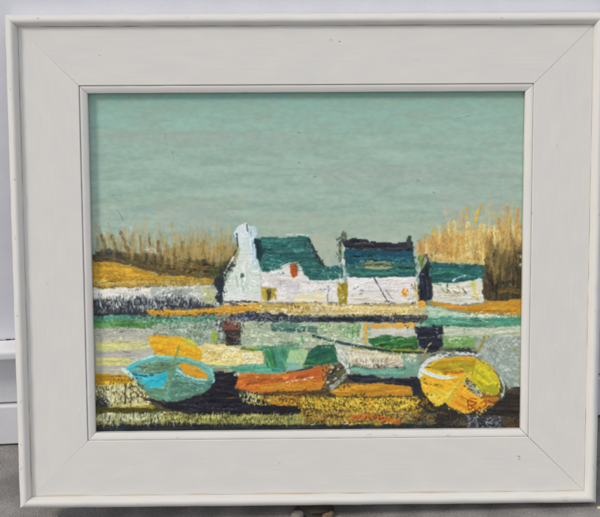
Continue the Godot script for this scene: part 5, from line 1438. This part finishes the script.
	area([425.7,371.3,446.6,372.9,480.5,366.5,485.8,374.6,467.7,395.6,452.2,411.5,441.6,406,431.1,392.6],Color8(247, 193, 49),10,0.27,0.03,2.06,0.5,Color8(247, 180, 46),0.35,1)
	area([431,390,452,387.5,470.3,393,457.4,410.2,444.3,410.1],Color8(241, 206, 60),30,0.27,0.15,2.96,0.5,Color8(247, 224, 98),0.3,1)
	stroke([436.2,379.4,457.1,376.9,475.4,374.5],3.85,Color8(247, 182, 49),0.12,0.25,0.55,1)
	stroke([452.1,404.8,465.1,395.6,472.9,385.1],2.57,Color8(247, 225, 109),0.15,0.3,0.5,1)
	area([440,359.6,449.1,351.7,464.7,346.5,485.5,345.4,501.3,349.5,502.7,364.1,483.2,367.9,459.6,365,443.9,362.2],Color8(201, 162, 42),-4,0.45,0,1.93,0.45,Color8(169, 158, 42),0.4,1)
	stroke([456.9,350.4,475.1,348,496,349.5],3.85,Color8(227, 164, 45),0.2,0.2,0.45,1)
	stroke([449.1,357,467.4,355.8,488.2,353.4],4.37,Color8(190, 168, 41),0.25,0.25,0.45,1)
	stroke([459.6,365,475.3,367.2,483.1,365.2],3.08,Color8(196, 99, 42),0.25,0.15,0.45,1)
	stroke([483,356,491,364],6.42,Color8(170, 166, 55),0.3,0.2,0.45,1)
	stroke([426.3,371.4,429.5,359.5,437.3,351.6,449,345.9,464.6,342.6],7.2,Color8(228, 234, 230),0.2,0.12,0.55,1)
	stroke([459.4,342.5,477.7,341.4,490.7,342.8],3.85,Color8(203, 214, 196),0.2,0.25,0.45,1)
	stroke([475,340,490.7,341.5,505.1,344.3],4.37,Color8(230, 239, 241),0.18,0.2,0.5,1)
	stroke([480.3,344,496,346.2],1.8,Color8(229, 136, 74),0.25,0.3,0.4,1)
	stroke([430.9,363.4,438.7,367.5,451.8,371.6,464.9,373],6.42,Color8(237, 247, 246),0.12,0.08,0.6,1)
	stroke([462.3,373.7,475.4,371.8],3.85,Color8(226, 237, 230),0.15,0.2,0.5,1)
	stroke([432.1,359,440,359.6],2.06,Color8(59, 59, 66),0.3,0.15,0.3,1)
	area([500,352.2,507.8,352.2,518.4,360.3,529,372.3,534.4,385.6,530.6,394.9,514.9,398.7,501.7,390.6,493.7,377.3,496.2,362.7],Color8(217, 204, 46),40,0.27,0,1.93,0.5,Color8(197, 186, 46),0.35,1)
	area([496.4,380,512.1,385.4,530.4,382.9,530.6,394.9,514.9,398.7,501.7,390.6],Color8(180, 176, 49),20,0.33,0.12,2.06,0.45,Color8(180, 176, 49),0,1)
	stroke([504,358.8,517.2,369.5,526.5,382.9],5.14,Color8(230, 217, 51),0.12,0.25,0.5,1)
	stroke([498.7,356.1,495,372],2.57,Color8(170, 166, 55),0.25,0.2,0.4,1)
	stroke([503.9,349.5,517,357.6,529,369.6,535.7,385.6],1.41,Color8(93, 98, 71),0.3,0.25,0.2,1)
	stroke([534.3,375,538.4,388.3,535.9,401.6],3.08,Color8(185, 207, 185),0.2,0.25,0.45,1)
	area([480.7,382.5,493.8,385.2,504.4,398.6,530.7,400.2,528.2,408.2,512.5,416,489,421.2,465.3,415.6,467.8,403.6],Color8(247, 173, 47),30,0.3,0,1.93,0.5,Color8(247, 191, 51),0.35,1)
	stroke([491,364,480.7,379.8,470.4,395.7,461.3,410.2],5.65,Color8(199, 183, 74),0.3,0.3,0.45,0.7)
	stroke([493.6,369.3,485.9,382.5],3.34,Color8(173, 184, 107),0.25,0.25,0.45,1)
	area([488.5,373.2,493.7,378.6,501.7,389.3,512.3,397.4,504.4,398.6,493.9,390.6,485.9,381.2],Color8(127, 134, 112),50,0.6,0.12,2.06,0.4,Color8(219, 230, 225),0.4,1)
	ticks([487.2,374.6,496.4,380,512.3,398.7,501.8,398.6],26,[Color8(246, 247, 246),Color8(70, 70, 66),Color8(173, 180, 162)],3.85,1.41,120,40,0.5)
	area([509.7,396,533.2,396.2,530.8,406.9,515.1,409.4],Color8(197, 136, 50),0,0.52,0.1,2.06,0.4,Color8(137, 88, 46),0.35,1)
	stroke([509.7,399.4,528,398.9],2.57,Color8(126, 82, 50),0.3,0.25,0.3,1)
	stroke([517.6,404.1,522.9,408.1,517.7,412.1],2.57,Color8(158, 62, 39),0.3,0.15,0.25,1)
	stroke([516.4,410.7,530.8,408.2],2.83,Color8(229, 169, 66),0.25,0.25,0.45,1)
	ticks([460,414.2,491.6,418.5,515.1,414.7,515.2,422.7,465.4,422.3],60,[Color8(245, 191, 59),Color8(70, 66, 48),Color8(218, 207, 141),Color8(169, 126, 52)],4.37,1.54,60,50,0.45)
	# dark bank in the right corner, red signature and pale date
	area([460,406.2,465.3,412.9,489,421.2,517.8,416.1,534.6,402.9,541,391,546.2,387.1,561.9,384.5,562.9,449.9,439.3,448.8,449.6,414.1],Color8(54, 50, 45),3,0.68,0,2.31,0.35,Color8(70, 64, 55),0.35,1)
	stroke([544.9,389.7,556.7,389.8],1.8,Color8(93, 98, 93),0.3,0.3,0.3,1)
	area([540.3,429.7,557.3,427.1,558.8,440.5,541.7,441.7],Color8(129, 93, 52),80,0.68,0.4,4.88,0.3,Color8(81, 61, 40),0.4,0.6)
	area([486.4,426.5,499.5,423.9,536.3,425.6,535.2,443,489.2,442.5],Color8(73, 75, 82),0,0.6,0.3,4.88,0.3,Color8(98, 100, 107),0.35,0.6)
	stroke([501.9,402.6,494,401.2,489.6,405.2,490.7,410.5,496.7,411.4,501.9,407.4,492.7,403.9],1.67,Color8(145, 51, 31),0.2,0.05,0.2,1)
	stroke([490.2,411.8,492.3,417.2,496.8,414.6,494.1,410.5],1.67,Color8(145, 51, 31),0.2,0.05,0.2,1)
	stroke([498.1,413.2,502.1,418.6,505.9,413.3,509.9,417.4],1.67,Color8(145, 51, 31),0.2,0.05,0.2,1)
	stroke([507.2,408,512.4,404.8,515.1,409.4,511.2,413.4],1.67,Color8(145, 51, 31),0.2,0.05,0.2,1)
	stroke([491.8,438.6,493,429.2,497,433.3,500.8,426.6,503.6,437.3],2.18,Color8(173, 182, 191),0.4,0.4,0.3,0.6)
	stroke([495.6,427.9,502.2,428],2.18,Color8(173, 182, 191),0.4,0.4,0.3,0.6)
	stroke([516.6,429.4,521.8,427.6,522,440.2,516.7,438.8,516.6,430.8],2.18,Color8(173, 182, 191),0.4,0.4,0.3,0.6)
	stroke([518,434.1,521.9,434.2],2.18,Color8(173, 182, 191),0.4,0.4,0.3,0.6)
	stroke([527.1,428.2,532.3,426.4,533.7,430.9,527.2,434.9,533.8,437.6,529.9,441.6,525.9,437.5],2.18,Color8(173, 182, 191),0.4,0.4,0.3,0.6)
	specks([487.7,423.8,507.4,424,507.6,442.7,487.9,442.5],Color8(185, 193, 205),0.24,1.4,1.8,0.2,0.47)
	specks([513.9,420.1,536.2,422.9,536.5,443,514.2,442.8],Color8(185, 198, 211),0.26,1.4,1.8,0.2,0.47)
	ticks([489,425.2,536.3,425.6,536.5,441.7,489.2,441.2],40,[Color8(173, 184, 195),Color8(112, 120, 129),Color8(70, 75, 82)],3.08,1.28,70,70,0.4)
	# broken colour: dry specks over the finished patches
	specks([1.3,215.6,56.6,223.8,155.7,240.2,153,250.6,0.6,250.7],Color8(158, 119, 42),0.3,2.4,1,0.1,0.59)
	specks([1.3,215.6,56.6,223.8,155.7,240.2,153,250.6,0.6,250.7],Color8(224, 195, 110),0.16,2.2,1,0.15,0.59)
	specks([0.8,241.5,155.7,242.8,155.6,253.3,0.6,252],Color8(202, 196, 163),0.3,1.2,2,0.15,0.59)
	specks([50.5,200.4,187,209.3,173.8,235.2,75.8,229.2],Color8(129, 114, 70),0.24,1,2,0.1,0.59)
	specks([1.5,205.2,186.9,217.1,173.8,235.2,37.3,218.4],Color8(57, 54, 48),0.24,2.2,1,0.1,0.59)
	specks([5.6,259.8,163.2,263.8,157.9,282,-0.1,285.9],Color8(43, 48, 54),0.36,0.8,2.2,0.05,0.77)
	specks([5.6,257.2,163.2,261.1,157.9,276.8,0,280.7],Color8(225, 228, 217),0.22,0.8,2,0.3,0.72)
	specks([68.6,277.3,181.2,274.4,181.1,284.8,74.9,287.9],Color8(169, 119, 42),0.2,2.6,1,0.05,0.59)
	specks([-0.1,287.2,160.4,288.6,160.2,305.6,-0.5,305.6],Color8(174, 202, 174),0.22,1.2,1,0.3,0.64)
	specks([-0.1,287.2,160.4,288.6,160.2,305.6,-0.5,305.6],Color8(53, 97, 66),0.24,1.6,1,0.05,0.68)
	specks([74.8,297,160.3,295.1,160,329.3,100.4,315.6],Color8(98, 123, 105),0.28,1,1.2,0.05,0.68)
	specks([74.7,299.7,160.3,297.8,160,329.3,103,315.7],Color8(225, 228, 214),0.22,1,1.2,0.3,0.68)
	specks([0.8,304.3,77.2,304.9,73.7,368.1,-0.5,367.5],Color8(152, 150, 137),0.16,2.6,0.9,0.05,0.59)
	specks([0.8,304.3,77.2,304.9,73.7,368.1,-0.5,367.5],Color8(237, 234, 204),0.16,2.6,0.9,0.2,0.59)
	specks([69.3,315.4,139.1,334.4,133.8,347.5,81.9,340.5],Color8(207, 140, 38),0.22,2.6,1,0.05,0.59)
	specks([69.3,315.4,139.1,334.4,133.8,347.5,81.9,340.5],Color8(247, 206, 79),0.16,2.6,1,0.2,0.59)
	specks([134,326.5,219.7,335.1,219.6,353.6,138.9,352.9],Color8(171, 145, 84),0.18,1.6,1,0.05,0.64)
	specks([134,326.5,219.7,335.1,219.6,353.6,138.9,352.9],Color8(247, 247, 231),0.2,1.6,1,0.35,0.68)
	specks([50.3,365.3,157,366.3,145,390,99.2,402.9,60.3,389.2],Color8(71, 111, 100),0.2,2.4,1,0.05,0.59)
	specks([50.6,344.2,157.1,358.3,145,387.3,99.2,400.2,52.7,375.9],Color8(174, 225, 214),0.14,2.2,1,0.25,0.59)
	specks([86.2,402.7,154.2,387.4,159.6,363.6,185.7,363.9,182.9,385,268.9,412.4,266.3,420.4,112,417.6],Color8(73, 68, 73),0.2,2.6,1,0.2,0.59)
	specks([86.2,402.7,154.2,387.4,159.6,363.6,185.7,363.9,182.9,385,268.9,412.4,266.3,420.4,112,417.6],Color8(25, 25, 29),0.3,2.6,1,0,0.59)
	specks([192.4,174.4,210.4,174.5,216.3,266.8,173.5,266.5,182.9,235.2,193.4,209.3],Color8(185, 205, 198),0.18,1.4,1.2,0.1,0.59)
	specks([192.4,174.4,210.4,174.5,216.3,266.8,173.5,266.5,182.9,235.2,193.4,209.3],Color8(247, 247, 247),0.2,1.4,1.2,0.35,0.68)
	specks([212.9,186.2,282.5,185.4,297.9,223.2,326.4,226,326.4,240.3,277.2,239.9,220.4,229],Color8(29, 75, 77),0.26,3,0.9,0,0.64)
	specks([212.9,186.2,282.5,185.4,297.9,223.2,326.4,226,326.4,240.3,277.2,239.9,220.4,229],Color8(109, 168, 159),0.15,3,0.8,0.3,0.59)
	specks([220.3,235.5,327.7,244.3,327.7,271.7,220.1,270.8],Color8(193, 189, 185),0.18,1.6,1,0.05,0.59)
	specks([220.3,235.5,327.7,244.3,327.7,271.7,220.1,270.8],Color8(247, 247, 244),0.2,1.6,1,0.3,0.68)
	specks([331.6,239.1,422.2,239.8,422.4,272.5,331.6,271.7],Color8(189, 184, 180),0.15,1.6,1,0.05,0.59)
	specks([331.6,239.1,422.2,239.8,422.4,272.5,331.6,271.7],Color8(247, 247, 247),0.2,1.6,1,0.3,0.68)
	specks([329,202.6,416.8,204.7,419.6,238.5,331.6,237.8],Color8(24, 66, 86),0.24,3,0.9,0,0.59)
	specks([329,202.6,416.8,204.7,419.6,238.5,331.6,237.8],Color8(100, 161, 157),0.12,3,0.8,0.3,0.55)
	specks([437.6,220.4,510.2,224.9,510.4,241.9,443,246.5],Color8(27, 72, 77),0.24,3,0.9,0,0.59)
	specks([437.6,220.4,510.2,224.9,510.4,241.9,443,246.5],Color8(100, 168, 157),0.13,3,0.8,0.3,0.55)
	specks([443,247.8,507.8,243.1,508.2,271.9,445.8,271.4],Color8(173, 164, 129),0.2,1.1,1.1,0.05,0.64)
	specks([421.9,198.2,463.1,180.4,556,165.6,556.6,209.7,510.2,222.3,435,216.5],Color8(247, 241, 186),0.16,0.8,1.4,0.35,0.64)
	specks([421.9,198.2,463.1,180.4,556,165.6,556.6,209.7,510.2,222.3,435,216.5],Color8(148, 111, 55),0.2,0.9,1.6,0.05,0.59)
	specks([512.6,206.7,556.5,204.5,556.2,269.7,510.7,269.3],Color8(43, 41, 36),0.28,2.4,1,0,0.59)
	specks([512.6,206.7,556.5,204.5,556.2,269.7,510.7,269.3],Color8(113, 98, 59),0.14,2.2,1,0.2,0.59)
	specks([443.2,274,490.1,279.6,556.3,272.3,556.5,288.1,490.1,284.9],Color8(158, 112, 38),0.24,2.6,1,0,0.59)
	specks([443.2,274,490.1,279.6,556.3,272.3,556.5,288.1,490.1,284.9],Color8(247, 197, 87),0.14,2.4,1,0.25,0.59)
	specks([173.5,271.7,425,275.1,425.1,289.6,173.4,286.1],Color8(151, 122, 68),0.22,2,1,0,0.64)
	specks([173.5,271.7,425,275.1,425.1,289.6,173.4,286.1],Color8(247, 244, 197),0.22,2,1,0.35,0.68)
	specks([178.5,286.1,430.3,289.6,430.4,298.8,178.5,295.3],Color8(32, 34, 41),0.36,1.8,1,0,0.72)
	specks([178.6,284.8,430.3,288.3,430.4,297.5,178.5,295.3],Color8(180, 182, 180),0.16,1.3,1,0.3,0.68)
	specks([181,296.6,425.2,301.4,425.4,334.3,180.7,332.1],Color8(123, 150, 123),0.2,1.4,1,0,0.59)
	specks([181,296.6,355,300.8,355.1,333.7,180.7,332.1],Color8(225, 228, 203),0.2,1.4,1,0.3,0.64)
	specks([438.1,281.8,556.6,293.3,557.2,332.8,451.5,331.9],Color8(83, 129, 103),0.15,2.6,1,0,0.55)
	specks([438.1,281.8,556.6,293.3,557.2,332.8,451.5,331.9],Color8(230, 237, 215),0.15,2.4,1,0.3,0.59)
	specks([503.5,319.2,557,318.3,558,388.5,541,388.3,511.7,348.3],Color8(121, 139, 128),0.25,1.2,1.4,0,0.64)
	specks([503.5,319.2,557,318.3,558,388.5,541,388.3,511.7,348.3],Color8(205, 212, 205),0.25,1.2,1.4,0.3,0.64)
	specks([360.2,317.9,422.7,318.5,425.5,335.6,362.9,331.1],Color8(36, 84, 44),0.28,2.6,1,0,0.64)
	specks([360.2,317.9,422.7,318.5,425.5,335.6,362.9,331.1],Color8(130, 190, 109),0.12,2.6,1,0.25,0.59)
	specks([222.3,332.5,256.1,335.4,253.4,364.5,175.3,361.1,175.3,354.5,222.2,354.9],Color8(50, 106, 86),0.24,1.4,1.4,0,0.59)
	specks([274.3,354.1,290,327.8,318.6,333.4,318.6,349.2],Color8(33, 75, 59),0.25,2.2,1,0,0.59)
	specks([188.2,366.5,308.2,355.7,297.7,387.4,190.7,383.8],Color8(168, 84, 37),0.24,2.4,1,0,0.59)
	specks([188.2,366.5,308.2,355.7,297.7,387.4,190.7,383.8],Color8(247, 158, 76),0.15,2.4,1,0.25,0.59)
	specks([321.2,330.7,422.9,343.5,423,358.1,339.5,356],Color8(184, 171, 136),0.26,1,1.6,0,0.64)
	specks([321.2,330.7,422.9,343.5,423,355.4,339.5,354.7],Color8(247, 247, 235),0.24,1,1.6,0.4,0.68)
	specks([331.7,357.3,423,358.1,420.5,370,342.1,366.6],Color8(76, 127, 109),0.22,2.4,1,0,0.59)
	specks([308.2,388.9,342.1,381.2,415.3,387.2,415.4,396.5,321.2,396.9],Color8(168, 114, 37),0.22,2.6,1,0,0.59)
	specks([219.3,398.7,425.9,399.2,426,416.6,268.9,415.1],Color8(47, 43, 34),0.3,1,1.2,0,0.72)
	specks([219.3,398.7,425.9,399.2,426,416.6,268.9,415.1],Color8(238, 202, 77),0.22,1,1.2,0.4,0.72)
	specks([271.5,412.4,426,415.2,426.1,435.3,271.4,435.1],Color8(52, 45, 34),0.32,1,1.3,0,0.72)
	specks([271.5,412.4,426,415.2,426.1,432.6,271.5,431.1],Color8(199, 159, 81),0.2,1,1.3,0.35,0.68)
	specks([-0.1,415.2,271.5,420.4,271.4,435.1,-0.5,432.5],Color8(52, 54, 43),0.3,0.8,2.2,0,0.72)
	specks([-0.1,415.2,271.5,420.4,271.5,432.5,-0.4,429.9],Color8(225, 223, 153),0.2,0.8,2.2,0.4,0.68)
	specks([0.6,379.4,57.9,378.6,67.9,405.2,0,407.2],Color8(66, 64, 48),0.26,0.9,1.8,0,0.72)
	specks([0.6,379.4,57.9,378.6,67.9,405.2,0,407.2],Color8(246, 239, 186),0.24,1,1.6,0.4,0.72)
	specks([-2.6,407.2,86,410.7,83.3,417.3,-2.8,416.5],Color8(52, 54, 35),0.3,2,1,0,0.68)
	specks([428.3,368.7,480.6,369.2,462.6,411.6,444.3,408.7],Color8(218, 158, 41),0.2,2.2,1.4,0,0.55)
	specks([428.1,347.5,530.2,361.7,530.6,396.2,491.5,417.2,439,400.7],Color8(247, 231, 99),0.12,2,1.4,0.25,0.55)
	specks([443.9,360.9,501.3,350.8,501.4,364.1,459.6,366.4],Color8(137, 119, 38),0.26,2,1,0,0.59)
	specks([498.7,356.1,530.4,377.6,525.4,396.2,501.7,388],Color8(159, 150, 42),0.22,1.8,1.6,0,0.59)
	specks([467.8,403.6,504.4,398.6,530.7,401.6,515.1,414.7,486.3,419.8],Color8(198, 114, 37),0.24,1.6,1.2,0,0.64)
	specks([420.6,397.9,491.6,419.8,556.8,393.8,557.5,444.5,420.9,440.6],Color8(27, 27, 29),0.26,1.6,1.2,0,0.64)
	specks([420.7,405.9,491.6,422.5,491.8,441.2,420.9,437.9],Color8(160, 129, 69),0.2,1.4,1,0.25,0.64)
	specks([-3.1,431.2,560.1,436.5,560.2,445.9,-3.3,444.5],Color8(27, 29, 32),0.3,2.4,1,0,0.59)
	# scratchy darks and pale scumbles where the patches meet
	specks([-0.1,283.3,181.2,282.2,181.1,292.7,-0.2,291.1],Color8(45, 45, 43),0.34,2,1,0,0.72)
	specks([9.9,301.7,165.4,300.4,165.3,310.9,9.8,309.6],Color8(45, 45, 43),0.22,1.6,1.2,0,0.72)
	specks([-4.4,367.4,55.5,365.3,73.1,402.6,-2.6,409.9],Color8(45, 45, 43),0.3,0.9,2,0,0.72)
	specks([-2.6,407.2,268.9,413.8,268.9,424.4,-2.8,419.2],Color8(45, 45, 43),0.26,2,1.2,0,0.72)
	specks([147.4,289.8,269.3,293.5,269.3,302.7,147.3,302.9],Color8(45, 45, 43),0.3,1.6,1.2,0,0.72)
	specks([219.4,388,425.8,395.3,425.9,403.2,219.3,401.3],Color8(45, 45, 43),0.28,1.5,1.2,0,0.72)
	specks([268.9,401.8,425.9,405.9,426.1,437.9,268.8,436.4],Color8(45, 45, 43),0.15,1.2,1.6,0,0.72)
	specks([415.2,363.3,430.9,366.1,452.2,414.1,491.6,425.2,491.8,441.2,413,437.8],Color8(45, 45, 43),0.24,1.6,1.4,0,0.72)
	specks([176.1,271.7,425,272.5,425.1,279.1,176,276.9],Color8(45, 45, 43),0.24,1.6,1,0,0.72)
	specks([321.2,350.5,425.6,355.5,425.6,363.4,326.4,359.9],Color8(45, 45, 43),0.26,1,1.8,0,0.72)
	specks([404.4,297.3,464.2,297.8,464.6,342.6,404.6,342],Color8(45, 45, 43),0.22,1.4,1.4,0,0.72)
	specks([438.4,329.1,511.5,332.4,509,345.6,438.6,345],Color8(45, 45, 43),0.3,1.8,1.2,0,0.72)
	specks([157.8,289.9,199.2,292.9,198.9,332.3,157.3,331.9],Color8(45, 45, 43),0.3,1.3,1.4,0,0.72)
	specks([297.8,351.7,336.9,352,336.9,389.1,297.7,391.4],Color8(45, 45, 43),0.32,1.3,1.6,0,0.72)
	specks([180.3,385,308.2,386.2,308.2,396.8,180.2,395.6],Color8(45, 45, 43),0.36,2,1,0,0.72)
	specks([485.8,369.2,514.9,393.4,509.7,404,483.3,385.2],Color8(45, 45, 43),0.34,1.2,1.2,0,0.72)
	specks([161,227.3,181.8,209.2,186.9,217.1,170.9,271.7,158,271.6],Color8(45, 45, 43),0.3,1,2,0,0.72)
	specks([277.4,189.3,308.3,223.3,297.9,228.4,274.7,202.2],Color8(45, 45, 43),0.28,1.2,1.4,0,0.72)
	specks([316,184.4,334.1,187.1,331.6,241.7,316,241.6],Color8(45, 45, 43),0.26,1,1.8,0,0.72)
	specks([414.1,190.4,445.3,211.4,445.8,276.6,414.7,276.4],Color8(45, 45, 43),0.26,1,2,0,0.72)
	specks([507.5,219.7,517.7,204.2,518.6,274.6,508.2,274.5],Color8(45, 45, 43),0.3,1,2,0,0.72)
	specks([501.3,350.8,538.2,375,536,406.9,528.1,401.5,525.1,374.9],Color8(45, 45, 43),0.22,1.2,1.2,0,0.72)
	specks([39.8,370.5,60.3,386.6,99.2,402.9,146.3,390,143.6,398,86,410.7,54.9,399.8],Color8(45, 45, 43),0.34,1.8,1.2,0,0.72)
	specks([0.6,249.3,165.9,249.4,165.8,263.8,0.4,262.4],Color8(244, 241, 228),0.3,2,1,0.4,0.72)
	specks([175.5,332.1,219.7,335.1,219.6,353.6,144.1,352.9],Color8(247, 247, 220),0.3,1.8,1.2,0.4,0.72)
	specks([269.2,314.5,355,310,355.1,336.3,295.2,325.2],Color8(237, 234, 208),0.24,1.4,1.2,0.4,0.72)
	specks([-0.1,415.2,92.5,414.8,92.3,429.4,-0.4,428.5],Color8(235, 237, 204),0.3,0.9,2.2,0.4,0.72)
	specks([0.6,380.7,50,381.2,57.5,399.8,0.2,399.3],Color8(237, 232, 186),0.3,1,1.8,0.4,0.72)
	specks([490.1,284.9,556.5,286.7,556.6,295.9,490.2,294.1],Color8(247, 244, 215),0.32,1.6,1.2,0.4,0.72)
	specks([425.6,363.4,431,387.3,444.3,408.7,460,411.6,452.1,400.8,436.2,382.1],Color8(247, 245, 175),0.32,1.2,1.6,0.4,0.72)
	specks([530.2,364.3,539.6,380.4,537.3,404.3,530.8,406.9,533.1,385.6],Color8(194, 218, 207),0.4,1.2,1.8,0.4,0.72)
	specks([462.7,412.9,491.6,419.8,517.7,414.8,515.2,424.1,465.4,420.9],Color8(232, 204, 108),0.3,1.2,1.2,0.4,0.72)
	specks([316,330.7,336.8,336.2,339.5,370.6,326.4,365.1],Color8(237, 239, 226),0.36,1.2,1.8,0.4,0.72)
	specks([190.7,390.4,219.3,393.3,219.3,406.6,193.2,403.7],Color8(225, 225, 164),0.34,1,1.8,0.4,0.72)
	specks([271.6,397.8,425.9,400.6,426,413.9,271.5,413.8],Color8(245, 213, 88),0.26,1.2,1.4,0.4,0.72)
	specks([175.9,290,227.8,290.5,227.7,297,175.9,296.6],Color8(173, 182, 202),0.3,1,1.2,0.4,0.72)
	# soft golden veils over the reeds
	ticks([7.1,184.5,97,187.8,182,188.5,176.6,217,101.8,213.8,63.3,208.3,6.8,197.5],80,[Color8(192, 168, 105),Color8(176, 154, 95),Color8(201, 182, 123),Color8(160, 138, 80),Color8(173, 168, 131)],23.13,5.91,91,9,0.16)
	ticks([38.2,169.3,184.7,170.4,184.6,188.5,37.9,187.4],40,[Color8(186, 182, 147),Color8(182, 189, 169),Color8(193, 180, 132)],17.99,5.65,91,9,0.13)
	ticks([424.5,190.4,470.8,175.3,506.9,167.8,555.9,163,556.5,199.3,510.1,217.1,432.4,211.3],70,[Color8(221, 186, 101),Color8(208, 168, 92),Color8(232, 210, 141),Color8(199, 159, 81),Color8(183, 168, 109)],23.13,6.17,91,9,0.16)
	ticks([455.2,154.5,555.6,144.9,556,168.2,465.7,172.6],30,[Color8(202, 191, 149),Color8(193, 193, 167),Color8(216, 190, 123)],17.99,5.65,91,8,0.12)
	ticks([507.3,201.5,556.4,196.7,557.1,238.3,510.4,243.2],44,[Color8(138, 116, 68),Color8(111, 96, 61),Color8(167, 140, 78),Color8(91, 80, 53)],23.13,5.65,90,8,0.16)
